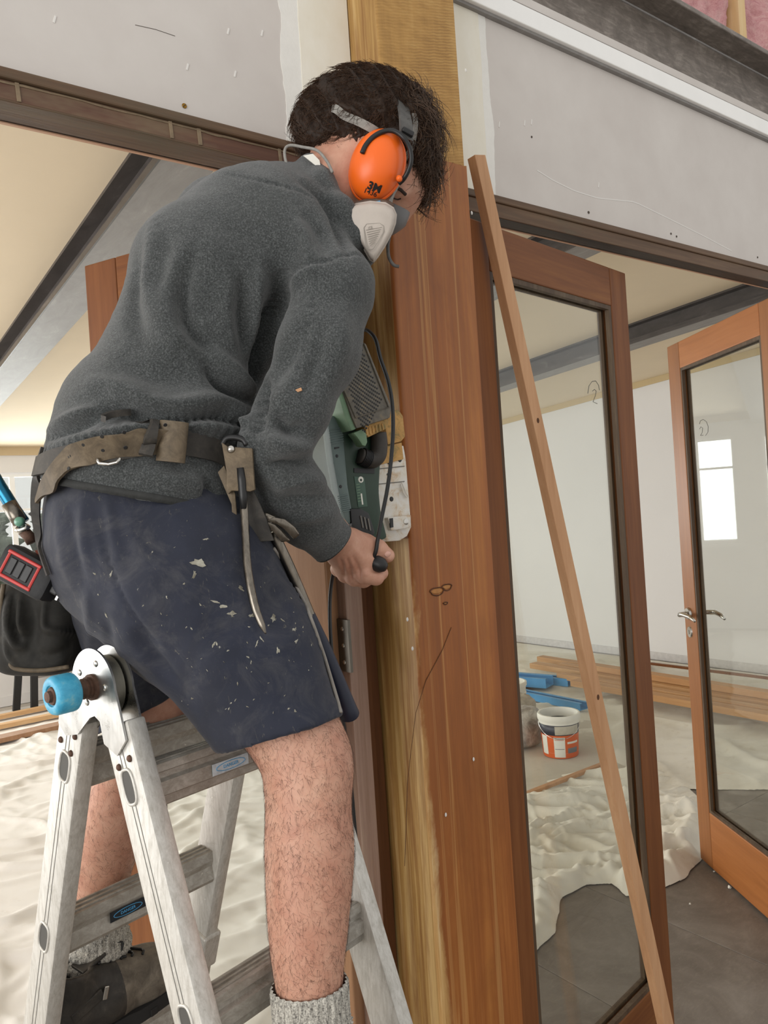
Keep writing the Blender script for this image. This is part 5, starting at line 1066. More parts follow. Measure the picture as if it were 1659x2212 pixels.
# ---- boots (built in their own frame: x forward, z up, sole at 0)
def boot(origin, yaw, name):
    S = SDF([-.12, -.075, -.005], [.21, .075, .17], .0032)
    S.chain([(np.array([-.065, 0, .055]), .040), (np.array([.02, 0, .055]), .043), (np.array([.10, .003, .045]), .042), (np.array([.145, .004, .040]), .037)], .03)
    S.chain([(np.array([-.055, 0, .06]), .040), (np.array([-.045, 0, .10]), .042), (np.array([-.045, 0, .125]), .047)], .02); S.chain([(np.array([-.02, 0, .09]), .035), (np.array([.06, 0, .075]), .034)], .02)
    S.cut([0, 0, .118], [.25, 0, 1.]); S.cone([-.045, 0, .09], .034, [-.045, 0, .16], .042, .0, sub=True); S.cut([0, 0, .018], [0, 0, -1.])
    V, Q = S.mesh(); V = smooth(V, Q, 2)
    c_, s_ = math.cos(yaw), math.sin(yaw); R_ = np.array([[c_, -s_, 0], [s_, c_, 0], [0, 0, 1]]); tw_ = lambda P: np.asarray(P)@R_.T+origin
    toe = V[Q].mean(1)[:, 0] > .035; mi = toe.astype(int)
    b = mesh_obj('boot', tw_(V), Q, [M_BOOT, M_BOOT2], person, True, None, mi.tolist())
    ol = []
    for a in np.linspace(0, 2*math.pi, 49)[:-1]:
        x = .04+.148*math.cos(a); wy = (.047 if math.cos(a) > 0 else .042); ol.append((x, wy*math.copysign(abs(math.sin(a))**.75, math.sin(a))))
    so = MB().prism([(x, y) for x, y in ol], tw_([0, 0, .0]), R_@vec(1, 0, 0), R_@vec(0, 1, 0), (0, 0, .022)).build('sole', M_RUBBER, b, False, 40)
    for k_ in range(16):
        a = k_/15*2*math.pi; x = .04+.146*math.cos(a); y = .0455*math.sin(a); MB().obox(tw_([x, y, .006]), R_@unit([-math.sin(a)*3, math.cos(a), 0]), R_@unit([math.cos(a), 3*math.sin(a), 0]), (0, 0, 1), .007, .004, .006, .001).build('tread_lug', M_RUBBER, so)
    tr2 = BVHTree.FromPolygons([tuple(v) for v in V], [tuple(q) for q in Q])
    def top(x, y): h = tr2.ray_cast(Vector((x, y, .3)), Vector((0, 0, -1))); return np.array(h[0]) if h[0] else np.array([x, y, .09])
    for k_ in range(5):
        x = .005+.02*k_; MB().tube([tw_(top(x+.008*math.sin(j), y)+[0, 0, .002]) for j, y in enumerate(np.linspace(-.022, .022, 7))], .0022, 6).build('lace', M_BLACK, b, True)
    lp = [top(.03, 0)+[0, 0, .004], top(.03, 0)+[.006, -.010, .020], top(.03, 0)+[.022, -.018, .020], top(.045, -.018)+[0, 0, .004], top(.055, -.02)+[0, -.002, .003]]
    MB().tube([tw_(p) for p in spline(lp, 18)], .0022, 6).build('lace_loop', M_BLACK, b, True)
    tg = top(.0, .0); MB().obox(tw_(tg+[.0, 0, .002]), R_@unit([.9, 0, .3]), R_@vec(0, 1, 0), R_@unit([-.3, 0, .9]), .022, .020, .003, .002).build('tongue', M_BOOT, b)
    for s__ in (-1, 1):
        MB().obox(tw_([-.03, s__*.0435, .075]), R_@unit([1, 0, .3]), R_@vec(0, 1, 0), R_@unit([-.3, 0, 1]), .028, .0025, .009, .002).build('ankle_strap', M_BOOT, b)
        MB().obox(tw_([.0, s__*.0465, .082]), R_@unit([.3, 0, 1]), R_@vec(0, 1, 0), R_@unit([1, 0, -.3]), .010, .002, .004, .001).build('lace_hook', M_CHROME, b)
    return b
def rung_pt(side, i, s_): top, d, w, L, sg = LD[side]; p = top+d*(LA+LS*i)+le*s_; p[2] += .0245; return p
boot(rung_pt('wall', 2, .115), PHI, 'boot'); boot(rung_pt('near', 2, .12), PHI+.02, 'boot')
# ================================================================== WHAT THE MAN WEARS AND CARRIES
t = NT('belt_leather'); n1 = t.noise(t.coord(), 40, 7, .75, .6); n2 = t.noise(t.coord(), 9, 5, .6); c = t.ramp(n1, [(.3, '#463c2e'), (.52, '#655744'), (.72, '#7d6e58')]); c = t.mix(t.ramp(n2, [(.45, 0.0), (.7, .5)]), c, '#3a342b')
t.color(c).rough(.7).bump(n1, .3, .0012); M_LEA = t.m
t = NT('dark_leather'); n1 = t.noise(t.coord(), 45, 7, .75, .6); t.color(t.ramp(n1, [(.3, '#242220'), (.55, '#38342f'), (.75, '#504a42')])).rough(.65).bump(n1, .3, .001); M_LEAD = t.m
t = NT('pouch_leather'); n1 = t.noise(t.coord(), 25, 7, .75, .6); t.color(t.ramp(n1, [(.3, '#1a1916'), (.55, '#2a2824'), (.78, '#47433b')])).rough(.8).bump(n1, .3, .001); M_POUCH = t.m
M_TOOLST = metal('worn_tool_steel', '#857e74', .3, .3)
def surf(x, y, lift=.004, trees=None):
    best = None
    for T_ in (trees or (SWT, SHT)):
        h = cast(T_, x, y)
        if h and (best is None or h[0][2] < best[0][2]): best = h
    if best is None: return None
    return best[0]+best[1]*lift, best[1]
def strap(line, hw, th, name, mat, par, lift=.004, n=46, trees=None, flat=None):
    L = spline(line, n); hw = np.interp(np.linspace(0, 1, n), np.linspace(0, 1, len(hw)), hw) if not np.isscalar(hw) else np.full(n, hw); P, W, N_ = [], [], []; lastD = None
    for i, (x, y) in enumerate(L):
        h = surf(x, y, lift, trees)
        if h is None: p = cs(x, y, (flat or lastD or 1.05)); nn_ = np.array([0, 0, -1.])
        else: p, nn_ = h
        lastD = p[2]; tn = L[min(i+1, n-1)]-L[max(i-1, 0)]; tn = tn/np.linalg.norm(tn); pr = np.array([-tn[1], tn[0]])
        w_ = (cs(x+pr[0]*hw[i], y+pr[1]*hw[i], p[2])-p*0-cs(x, y, p[2])); P.append(p); W.append(w_); N_.append(nn_)
    P, W, N_ = np.array(P), np.array(W), np.array(N_)
    for _ in range(3):
        P[1:-1] = .25*P[:-2]+.5*P[1:-1]+.25*P[2:]; N_[1:-1] = .25*N_[:-2]+.5*N_[1:-1]+.25*N_[2:]
    N_ /= np.linalg.norm(N_, axis=1)[:, None]; W -= (W*N_).sum(1)[:, None]*N_
    o = MB().ribbon(c2w(P), W@RM.T, N_@RM.T, th).build(name, mat, par, False, 40); return o, P+N_*th, N_
belt = root('tool_belt', c2w(cs(310, 960, 1.06)), 'worn brown leather tool belt buckled around the grey fleece', 'tool belt')
strap([(84, 1010), (110, 1000), (170, 985), (250, 968), (330, 955), (400, 955), (460, 973), (530, 1005)], 27, .004, 'waist_strap', M_LEAD, belt, .003)
tg, TP, TN = strap([(386, 938), (345, 946), (304, 951), (253, 955), (199, 969), (163, 995), (134, 1024), (112, 1056), (97, 1086)], [33, 33, 32, 31, 30, 28, 25, 23, 14], .004, 'strap_tongue', M_LEA, belt, .009)
kp, KP, KN = strap([(318, 902), (320, 925), (320, 950), (319, 975), (316, 996)], 15, .006, 'keeper_loop', M_LEAD, belt, .0135, 20)
h = surf(360, 944, .012); o = c2w(h[0]); ex = CR*1.0; MB().lathe([(.009, -.026), (.0125, -.026), (.0125, .026), (.009, .026), (.009, -.026)], o+CR*.004, unit(CU+CR*.1), 24, 1.5, .8, CR).build('folded_loop', M_LEA, belt, angle=40)
def hole_at(x, y, r, par, mat=M_BLACK):
    i = np.argmin([(829.5+F*p[0]/p[2]-x)**2+(1106-F*p[1]/p[2]-y)**2 for p in TP]); p0, nn_ = TP[i], TN[i]; d = np.array([(x-829.5)/F, -(y-1106)/F, 1.0]); s_ = (p0@nn_)/(d@nn_); q = d*s_
    MB().lathe([(0, .0006), (r*.8, .0006), (r, .0)], c2w(q), RM@nn_, 12).build('punched_hole', mat, par)
for (x, y) in [(268, 934), (271, 967), (220, 943), (222, 973), (180, 961), (178, 988), (150, 986), (148, 1012), (357, 918), (357, 951)]: hole_at(x, y, .0026, tg)
p, nn_ = surf(234, 1000, .008); MB().tube([c2w(cs(x, y, p[2])) for x, y in ((210, 990), (214, 1001), (235, 1003), (253, 999), (260, 989))], .0024, 8).build('metal_ring', M_CHROME, belt, True)
p, nn_ = surf(240, 915, .006); strap([(222, 925), (245, 914), (285, 910)], 10, .008, 'buckle_end', M_LEAD, belt, .008, 14)
# holder at the right hip
def slabpx(poly, D, th, name, mat, par, tilt=(0, 0), bev=0):     # plate whose outline is given in the plane of depth D
    c = np.mean(poly, 0); V = []
    for s_ in (0, 1):
        for x, y in poly: V.append(cs(x, y, D+tilt[0]*(x-c[0])+tilt[1]*(y-c[1]))+np.array([0, 0, th*s_]))
    n_ = len(poly); bm = bmesh.new(); vs_ = [bm.verts.new(v) for v in V]; bm.faces.new(vs_[:n_]); bm.faces.new(vs_[n_:][::-1])
    for i in range(n_): bm.faces.new((vs_[i], vs_[n_+i], vs_[n_+(i+1) % n_], vs_[(i+1) % n_]))
    bmesh.ops.recalc_face_normals(bm, faces=bm.faces)
    if bev: bmesh.ops.bevel(bm, geom=[e for e in bm.edges], offset=bev, segments=2, affect='EDGES', profile=.5)
    bm.verts.index_update(); V = [np.array(v.co) for v in bm.verts]; Fc = [[v.index for v in f.verts] for f in bm.faces]; bm.free()
    return mesh_obj(name, c2w(V), Fc, mat, par, False, 40)
hd_D = min([surf(x, y, 0)[0][2] for x, y in ((500, 970), (540, 1000), (505, 1040), (540, 1090)) if surf(x, y, 0)])-.012
slabpx([(478, 955), (492, 965), (545, 968), (549, 1040), (551, 1058), (540, 1062), (500, 1060), (493, 1068), (488, 1060), (489, 1020)], hd_D, .008, 'holder_loop', M_LEA, belt, (0, 0), .0015)
slabpx([(484, 1005), (500, 1045), (508, 1068), (514, 1150), (513, 1170), (508, 1172), (503, 1168), (500, 1090), (470, 1020)], hd_D+.010, .004, 'holder_strap', M_LEA, belt, (0, 0), .001)
slabpx([(520, 1050), (548, 1060), (560, 1085), (575, 1120), (592, 1168), (530, 1173), (515, 1172)], hd_D+.016, .004, 'holder_backing', M_LEAD, belt, (0, 0), .001)
MB().lathe([(0, .003), (.004, .0025), (.0055, 0)], c2w(cs(499, 970, hd_D)), RM@np.array([0, 0, -1.]), 16).build('rivet', M_CHROME, belt, True)
p0 = cs(505, 950, hd_D+.01); MB().tube([c2w(cs(x, y, hd_D+.008)) for x, y in spline([(480, 962), (488, 948), (505, 945), (525, 950), (533, 962)], 14)], .004, 8).build('clip', M_BLACK, belt, True)
# pry bar
pb = root('pry_bar', c2w(cs(530, 1100, hd_D)), 'scuffed steel pry bar hanging from the belt holder over the shorts', 'pry bar')
L = spline([(519, 1000), (524, 1040), (527, 1090), (530, 1150), (533, 1210), (540, 1262), (551, 1312), (564, 1346), (574, 1369)], 60); PBD = np.array([min(hd_D+.004, (surf(x, y, 0) or ([0, 0, 9.],))[0][2]-.013) for x, y in L]); PBD = np.convolve(np.pad(PBD, 6, mode='edge'), np.ones(13)/13, 'valid'); hwv = np.interp(np.linspace(0, 1, 60), [0, .1, .6, .75, .9, 1], [8, 8.5, 9, 9, 7, 1.5]); V, Fc = [], []
for i, (x, y) in enumerate(L):
    D_ = PBD[i]; r = hwv[i]*D_/F; th_ = r*(.8 if i < 40 else max(.25, .8-(i-40)*.028))
    for a in np.linspace(0, 2*math.pi, 9)[:-1]: V.append(cs(x, y, D_)+np.array([r*math.cos(a), .2*r*math.cos(a), th_*math.sin(a)]))
for i in range(59):
    for k_ in range(8): Fc.append((i*8+k_, i*8+(k_+1) % 8, i*8+8+(k_+1) % 8, i*8+8+k_))
Fc += [tuple(range(8)), tuple(range(59*8, 60*8))]
mesh_obj('bar', c2w(V), Fc, M_TOOLST, pb, True)
MB().tube([c2w(cs(L[i][0]-1, L[i][1], PBD[i]-.002)) for i in (2, 7, 12, 16)], [.0055, .0062, .006, .004], 8).build('black_paint', M_BLACK, pb, True)
# hammer hanging behind the thigh
HD = 1.06
hm = root('claw_hammer', c2w(cs(600, 1140, HD)), 'claw hammer with navy rubber grip hanging behind his right thigh', 'hammer')
slabpx([(574, 1124), (592, 1117), (614, 1121), (636, 1138), (647, 1154), (634, 1165), (623, 1153), (612, 1142), (598, 1133)], HD-.022, .008, 'claw_prong', M_TOOLST, hm, (.0004, .0002), .002)
slabpx([(576, 1126), (597, 1134), (609, 1146), (619, 1158), (627, 1168), (607, 1172), (598, 1159), (586, 1146)], HD-.020, .008, 'claw_prong', M_TOOLST, hm, (.0004, .0002), .002)
MB().bar(c2w(cs(566, 1122, HD)), c2w(cs(594, 1134, HD)), .026, .024, CU, .004).build('head', M_TOOLST, hm)
hp = spline([(590, 1150), (632, 1240), (672, 1335), (712, 1435), (738, 1500)], 30)
MB().tube([c2w(cs(x, y, HD+.01+.05*i/29)) for i, (x, y) in enumerate(hp)], .0075, 10).build('shaft', M_TOOLST, hm, True)
gp = spline([(668, 1328), (700, 1400), (730, 1475), (750, 1530), (754, 1545)], 30)
MB().tube([c2w(cs(x, y, HD+.035+.02*i/29)) for i, (x, y) in enumerate(gp)], list(np.interp(np.linspace(0, 1, 30), [0, .5, .85, .95, 1], [.0085, .0115, .0145, .0155, .012])), 16).build('rubber_grip', plain('navy_rubber', '#1b2033', .5, .1, 40), hm, True)
# pouch on the left hip
S = SDF(cs(-30, 1480, 1.2)*[1.05, 1.1, .86], cs(215, 1210, 1.2)*[.95, .4, 1.16], .003)
S.ell(cs(88, 1360, 1.2), [.062, .066, .060], k=.02, e=4.0); S.cone(cs(60, 1290, 1.19), .03, cs(150, 1300, 1.2), .035, .03); S.ell(cs(150, 1370, 1.21), [.03, .05, .04], k=.02)
V, Q = S.mesh(); V = smooth(V, Q, 2); N = vnormals(V, Q)
V = crease(V, N, bvh(V, Q), [([(22, 1280), (20, 1340), (32, 1390), (60, 1400)], .006, .012), ([(42, 1285), (42, 1340), (50, 1378)], .006, .010), ([(32, 1285), (31, 1350), (42, 1388)], .004, -.012), ([(98, 1290), (92, 1340), (105, 1360), (170, 1368)], .006, .010), ([(70, 1290), (70, 1360), (60, 1410)], .012, -.012), ([(14, 1300), (14, 1400), (35, 1440)], .004, .006), ([(60, 1410), (110, 1420), (165, 1395)], .01, -.008)])
po = mesh_obj('tool_pouch', c2w(V), Q, M_POUCH, None, True); tag(po, 'dark leather nail pouch hanging at his left hip below the tape measure', 'pouch')
e_ = [c2w(cs(x, y, 1.145)) for x, y in spline([(8, 1262), (2, 1310), (6, 1380), (20, 1425), (34, 1444), (90, 1448), (150, 1440)], 40)]
MB().tube(e_, .0035, 6).build('edge_binding', M_LEA, po, True)
strap([(100, 968), (88, 1010), (80, 1060), (78, 1110), (86, 1160), (98, 1200), (112, 1240)], [9, 10, 11, 9, 7, 7, 8], .004, 'hanger_strap', M_LEAD, po, .003, 30)
slabpx([(60, 1110), (80, 1098), (86, 1116), (78, 1124)], 1.07, .003, 'strap_tip', M_LEAD, po)
slabpx([(75, 1190), (84, 1186), (100, 1210), (106, 1222), (100, 1224)], 1.085, .003, 'red_tab', plain('red_tab', '#b0604f', .7), po)
# tape measure
tmc = c2w(cs(66, 1238, 1.07)); ax = RM@unit([.89, -.45, -.1]); ay = RM@unit([.42, .9, .12]); az = np.cross(ax, ay)
tm_ = root('tape_measure', tmc, 'black and red tape measure clipped at his left hip above the pouch', 'tape measure')
M_REDP = plain('tape_red', '#c03a36', .4); M_TAPEB = plain('tape_rubber', '#1d1d1f', .6, .2, 60, bump=.2)
MB().obox(tmc, ax, ay, az, .041, .0255, .022, .009).build('case', M_TAPEB, tm_, False, 35)
fz_ = az if az@FWD < 0 else -az
for s_ in (-1, 1): MB().bar(tmc+fz_*.0215+ay*s_*.0165-ax*.031, tmc+fz_*.0215+ay*s_*.0165+ax*.021, .0055, .0045, CU, .0015).build('red_bar', M_REDP, tm_)
for s_ in (-1, 1): MB().bar(tmc+fz_*.0215+ax*(-.005+s_*.023)-ay*.015, tmc+fz_*.0215+ax*(-.005+s_*.023)+ay*.015, .005, .004, CU, .0012).build('red_bar', M_REDP, tm_)
for k_ in range(3): MB().obox(tmc+fz_*.0222+ax*(-.018+k_*.012), ax, ay, az, .0052, .011, .0015, .001).build('grip_block', M_BLACK, tm_)
MB().obox(tmc+ax*.044+ay*.004, ax, ay, az, .008, .013, .012, .002).build('tape_mouth', M_BLACK, tm_); MB().obox(tmc+ax*.053-ay*.006, ax, ay, az, .0015, .008, .009).build('end_hook', M_CHROME, tm_)
# teal tool sticking out at far left
M_TEAL = metal('teal_anodised', '#2f6f8c', .28, .1)
tt = root('teal_tool', c2w(cs(40, 1135, 1.1)), 'teal metal tube tool with a green button sticking up at his left hip', 'hand tool')
MB().tube([c2w(cs(x, y, 1.1)) for x, y in ((-40, 985), (0, 1052), (30, 1100), (50, 1128))], .0092, 16).build('tube', M_TEAL, tt, True)
MB().tube([c2w(cs(x, y, 1.096)) for x, y in ((18, 1088), (36, 1116), (44, 1128))], .0105, 14).build('sleeve', M_TOOLST, tt, True)
MB().lathe([(0, .004), (.0058, .003), (.007, 0), (.007, -.004)], c2w(cs(41, 1127, 1.085)), RM@np.array([-.2, 0, -1.]), 18).build('green_button', plain('green_button', '#5f8f79', .35), tt, True)
MB().tube([c2w(cs(x, y, 1.095)) for x, y in ((36, 1142), (44, 1146), (54, 1142), (60, 1134))], .005, 10).build('collar', M_CHROME, tt, True)
MB().tube([c2w(cs(x, y, 1.1)) for x, y in ((50, 1146), (62, 1158), (70, 1172))], .008, 10).build('neck', M_RUST, tt, True)
# ---- ear defenders
t = NT('earmuff_orange'); n1 = t.noise(t.coord(), 150, 3); t.color('#f26a1b').rough(.38).bump(n1, .05, .0004); M_ORANGE = t.m
t = NT('headband_grey'); n1 = t.noise(t.coord(), 80, 5); t.color(t.ramp(n1, [(.3, '#43413f'), (.7, '#5c5a57')])).rough(.6).bump(n1, .3, .0008); M_BAND = t.m
em = root('ear_defenders', c2w(cs(813, 354, 1.18)), 'orange ear defenders with black wire arm and grey headband on his head', 'ear defenders')
cn = unit(np.array([-.10, -.06, -1.])); lg = np.array([62, 145, 0.])/158; lg = unit(lg-cn*(lg@cn)); cc = cs(813, 355, 1.185)
prof = [(.0, .032), (.22, .0315), (.45, .029), (.66, .0245), (.82, .018), (.93, .010), (.985, .003), (1.0, -.003), (1.0, -.009)]
cup = MB().lathe([(r*.054, h_) for r, h_ in prof], c2w(cc), RM@cn, 48, 1.0, .735, RM@lg).build('cup', M_ORANGE, em, True)
MB().lathe([(.0535, -.009), (.056, -.010), (.0565, -.014), (.0545, -.017), (.053, -.017)], c2w(cc), RM@cn, 48, 1.0, .745, RM@lg).build('cup_rim', M_ORANGE, em, True)
MB().lathe([(.048, -.016), (.051, -.018), (.051, -.030), (.047, -.033)], c2w(cc), RM@cn, 40, 1.0, .74, RM@lg).build('ear_cushion', M_BLACK, em, True)
cupV = w2c(np.array([np.array(v.co)+ROOTLOC[em.name] for v in cup.data.vertices])); cupT = BVHTree.FromPolygons([tuple(v) for v in cupV], [tuple(p.vertices) for p in cup.data.polygons])
def oncup(W, lift=.0014):
    out = []
    for w in W:
        c_ = w2c(w); x, y = 829.5+F*c_[0]/c_[2], 1106-F*c_[1]/c_[2]; h = cast(cupT, x, y)
        out.append(c2w((h[0] if h else c_)+np.array([0, 0, -lift])))
    return np.array(out)
tx = RM@unit([.93, -.36, 0]); ty = RM@unit([.36, .93, 0])
text_mesh('3M', .0165, c2w(cs(809, 406, 1.16)), tx, ty, M_BLACK, 'lettering', cup, 0, 'CENTER', 0, .0007, oncup)
text_mesh('1436', .0105, c2w(cs(800, 417, 1.16)), tx, ty, M_BLACK, 'lettering', cup, 0, 'CENTER', 0, .0001, oncup)
wp = spline([(782, 331), (790, 314), (806, 296), (828, 284), (850, 283), (870, 296), (884, 318), (888, 345), (882, 368), (872, 386), (862, 396)], 50)
MB().tube([c2w(cs(x, y, 1.155+.03*max(0, (i-25)/25))) for i, (x, y) in enumerate(wp)], .0036, 10).build('wire_arm', M_BLACK, em, True)
MB().lathe([(0, .003), (.004, .002), (.005, -.003)], c2w(cs(862, 385, 1.165)), RM@cn, 14).build('pivot', M_ORANGE, em, True)
def band3(pts, hw, th, name, mat, par, wdir=None):
    P = spline(np.array(pts), 34); T_ = np.gradient(P, axis=0); c_ = cs(795, 300, 1.28); N_ = P-c_; N_ /= np.linalg.norm(N_, axis=1)[:, None]
    W = np.cross(T_, N_); W = W/np.linalg.norm(W, axis=1)[:, None]*hw
    return MB().ribbon(c2w(P), W@RM.T, N_@RM.T, th).build(name, mat, par, False, 40)
band3([cs(876, 300, 1.165), cs(874, 262, 1.175), cs(868, 232, 1.20), cs(860, 207, 1.235), cs(850, 190, 1.28), cs(842, 190, 1.34), cs(838, 215, 1.395)], .0105, .006, 'headband', M_BAND, em)
MB().bar(c2w(cs(866, 283, 1.163)), c2w(cs(890, 296, 1.168)), .020, .008, CU, .002).build('band_clip', M_BLACK, em)
# far-side cup
MB().lathe([(r*.054, h_) for r, h_ in prof], c2w(cs(800, 345, 1.375)), RM@unit(np.array([.05, 0, 1.])), 32, 1, .735, RM@lg).build('cup', M_ORANGE, em, True)
# ---- respirator
M_FILT = plain('filter_offwhite', '#bdb3a9', .55, .06, 30, bump=.1, bscale=300); M_STRAPG = plain('elastic_grey', '#8f8c86', .8, .15, 150, bump=.2); M_FACE = plain('facepiece_grey', '#6f6f70', .5)
rp = root('respirator', c2w(cs(805, 490, 1.2)), 'half-mask respirator with off-white filter cartridge below the ear cup', 'respirator')
ol = [(752, 462), (757, 449), (770, 442), (800, 437), (832, 440), (848, 450), (854, 464), (852, 482), (845, 502), (830, 530), (815, 553), (807, 564), (800, 560), (786, 535), (770, 508), (757, 485)]
olc = np.mean(ol, 0); V, Fc = [], []
lay = [(.80, 1.158), (.92, 1.160), (.985, 1.164), (1.0, 1.170), (1.0, 1.192), (.97, 1.197), (.97, 1.212)]
for s_, D_ in lay:
    for x, y in ol: V.append(cs(olc[0]+(x-olc[0])*s_, olc[1]+(y-olc[1])*s_, D_+.00035*(y-olc[1])*.2))
n_ = len(ol)
for i in range(len(lay)-1):
    for k_ in range(n_): Fc.append((i*n_+k_, i*n_+(k_+1) % n_, (i+1)*n_+(k_+1) % n_, (i+1)*n_+k_))
Fc += [tuple(range(n_))[::-1], tuple(range((len(lay)-1)*n_, len(lay)*n_))]
fc = mesh_obj('filter_cartridge', c2w(V), Fc, M_FILT, rp, False, 50)
rim = [c2w(cs(olc[0]+(x-olc[0])*1.01, olc[1]+(y-olc[1])*1.01, 1.181)) for x, y in ol]; MB().tube(rim, .0022, 6, closed=True).build('cartridge_seam', M_FILT, fc, True)
M_EMB = plain('filter_print', '#9d968d', .6)
lab = [(786, 492), (792, 484), (820, 482), (829, 488), (829, 500), (818, 520), (806, 538), (796, 540), (790, 528)]
MB().tube([c2w(cs(x, y, 1.1575)) for x, y in lab], .0006, 5, closed=True).build('embossed_outline', M_EMB, fc)
for k_ in range(8): MB().tube([c2w(cs(791+k_*1.1, 497+k_*5, 1.1578)), c2w(cs(825-k_*2.2, 491+k_*4.6, 1.1578))], .00045, 4).build('print_line', M_EMB, fc)
text_mesh('CE', .0055, c2w(cs(800, 492, 1.157)), RM@unit([.95, .25, 0]), RM@unit([-.25, .95, 0]), M_EMB, 'lettering', fc, .0002)
MB().tube([c2w(cs(x, y, 1.19)) for x, y in spline([(752, 458), (758, 446), (776, 439), (802, 434), (836, 438), (848, 447)], 20)], .0042, 8).build('bayonet_ring', plain('bayonet_brown', '#5d4a3d', .6, .3, 120), rp, True)
for k_, (x, y) in enumerate([(760, 446), (790, 438), (815, 437)]): MB().bar(c2w(cs(x-7, y+1, 1.184)), c2w(cs(x+7, y-1, 1.184)), .004, .003, CU, .0008).build('label_patch', [M_RIM, M_NAVY, M_STKB][k_], rp)
MB().lathe([(.0, .03), (.02, .028), (.036, .015), (.042, -.01), (.04, -.03)], c2w(cs(836, 468, 1.30)), RM@unit(np.array([.3, -.5, .1])), 28).build('facepiece', M_FACE, rp, True)
def hairpt(x, y, lift=.004):
    best = None
    for T_ in (HAIRT, HEADT):
        h = cast(T_, x, y)
        if h and (best is None or h[0][2] < best[2]): best = h[0]+h[1]*lift
    return best if best is not None else cs(x, y, 1.26)
band3([hairpt(704, 232)+np.array([0, 0, .02]), hairpt(722, 238), hairpt(745, 248), hairpt(770, 262), hairpt(795, 277), hairpt(822, 292)], .0062, .0016, 'head_strap', M_STRAPG, rp)
band3([hairpt(893, 246), hairpt(896, 270), hairpt(893, 292), hairpt(884, 318), hairpt(872, 345), hairpt(858, 395), cs(846, 430, 1.21), cs(836, 448, 1.21)], .005, .0014, 'head_strap', M_STRAPG, rp)
MB().tube([c2w(p) for p in spline(np.array([cs(718, 372, 1.17), cs(706, 348, 1.185), cs(685, 325, 1.2), cs(655, 318, 1.21), cs(628, 314, 1.215), cs(616, 322, 1.213), cs(616, 342, 1.205), cs(622, 362, 1.195)]), 34)], .0023, 8).build('neck_cord', M_STRAPG, rp, True)
slabpx([(655, 336), (676, 332), (690, 346), (694, 366), (680, 356)], 1.195, .002, 'white_tag', M_RIM, rp)
MB().tube([c2w(cs(x, y, 1.2)) for x, y in spline([(842, 508), (838, 530), (840, 555), (850, 572), (862, 576)], 24)], .0026, 8).build('loose_strap_end', M_BAND, rp, True)
# ================================================================== BELT SANDER
SY = 1.125
sd_ = root('belt_sander', onY(800, 1000, SY), 'green and white belt sander with perforated dust box held against the post', 'belt sander')
M_SGR = plain('sander_green', '#243a2c', .45, .1, 40, bump=.08); M_SGY = plain('sander_grey_green', '#5f6f6c', .5, .08, 40); M_SLG = plain('sander_pale_green', '#6d8a6c', .5, .12, 50)
t = NT('sander_dusty_white'); n1 = t.noise(t.coord(), 35, 6, .7, .6); t.color(t.ramp(n1, [(.38, '#d9d6d0'), (.52, '#d3cbbd'), (.68, '#b48a55')])).rough(.6); M_SWH = t.m
t = NT('sander_tan_dust'); n1 = t.noise(t.coord(), 50, 6, .7, .6); t.color(t.ramp(n1, [(.35, '#7c7048'), (.5, '#b78e54'), (.7, '#c79e63')])).rough(.8).bump(n1, .2, .001); M_STAN = t.m
t = NT('dust_box_grey'); n1 = t.noise(t.coord(), 60, 6, .7, .6); t.color(t.ramp(n1, [(.35, '#57534c'), (.55, '#6d675c'), (.72, '#8d7b5c')])).rough(.6); M_SBOX = t.m
def sp(poly, y, depth, name, mat, bev=.0025, par=None):
    bm = bmesh.new(); a = [onY(px_, py_, y) for px_, py_ in poly]; n_ = len(a); vs_ = [bm.verts.new(v) for v in a]+[bm.verts.new(v+vec(0, depth, 0)) for v in a]
    bm.faces.new(vs_[:n_]); bm.faces.new(vs_[n_:][::-1])
    for i in range(n_): bm.faces.new((vs_[i], vs_[n_+i], vs_[n_+(i+1) % n_], vs_[(i+1) % n_]))
    bmesh.ops.recalc_face_normals(bm, faces=bm.faces)
    if bev: bmesh.ops.bevel(bm, geom=bm.edges[:], offset=bev, segments=2, affect='EDGES', profile=.6)
    bm.verts.index_update(); V = [np.array(v.co) for v in bm.verts]; Fc = [[v.index for v in f.verts] for f in bm.faces]; bm.free()
    return mesh_obj(name, V, Fc, mat, par or sd_, False, 50)
pl_ = sp([(812, 975), (872, 962), (877, 990), (881, 1040), (886, 1100), (889, 1138), (880, 1158), (864, 1168), (838, 1170), (826, 1150), (818, 1100), (816, 1040)], SY, .10, 'platen_cover', M_SWH)
sp([(812, 968), (868, 956), (872, 992), (814, 1006)], SY-.002, .03, 'dusty_guard', M_STAN, .001, pl_)
sp([(846, 886), (862, 884), (872, 898), (877, 944), (868, 954), (838, 962), (832, 920)], SY-.006, .10, 'roller_housing', M_STAN, .005)
for (y0, y1) in ((1007, 1009), (1040, 1042)): sp([(816, y0+5), (874, y0-1), (874, y1-1), (816, y1+5)], SY-.0008, .002, 'panel_line', M_GROOVE, 0, pl_)
for (x, y, r) in [(864, 993, .0035), (846, 1078, .0035), (838, 1025, .002), (840, 1000, .0022)]: MB().lathe([(0, .0008), (r, .0006), (r*1.3, -.0005)], onY(x, y, SY-.0005), (0, -1, 0), 14).build('screw_hole', M_BLACK, pl_)
MB().tube([onY(x, y, SY-.004) for x, y in ((868, 1042), (872, 1052), (879, 1068), (882, 1072), (878, 1074), (871, 1064), (866, 1046))], .0013, 6, closed=True).build('wire_clip', M_SWH, pl_)
MB().box(.893, .9033, SY+.03, SY+.098, 1.458, 1.60).build('sanding_belt', plain('sanding_belt', '#6b4a35', .9, .2, 200, bump=.4), sd_)
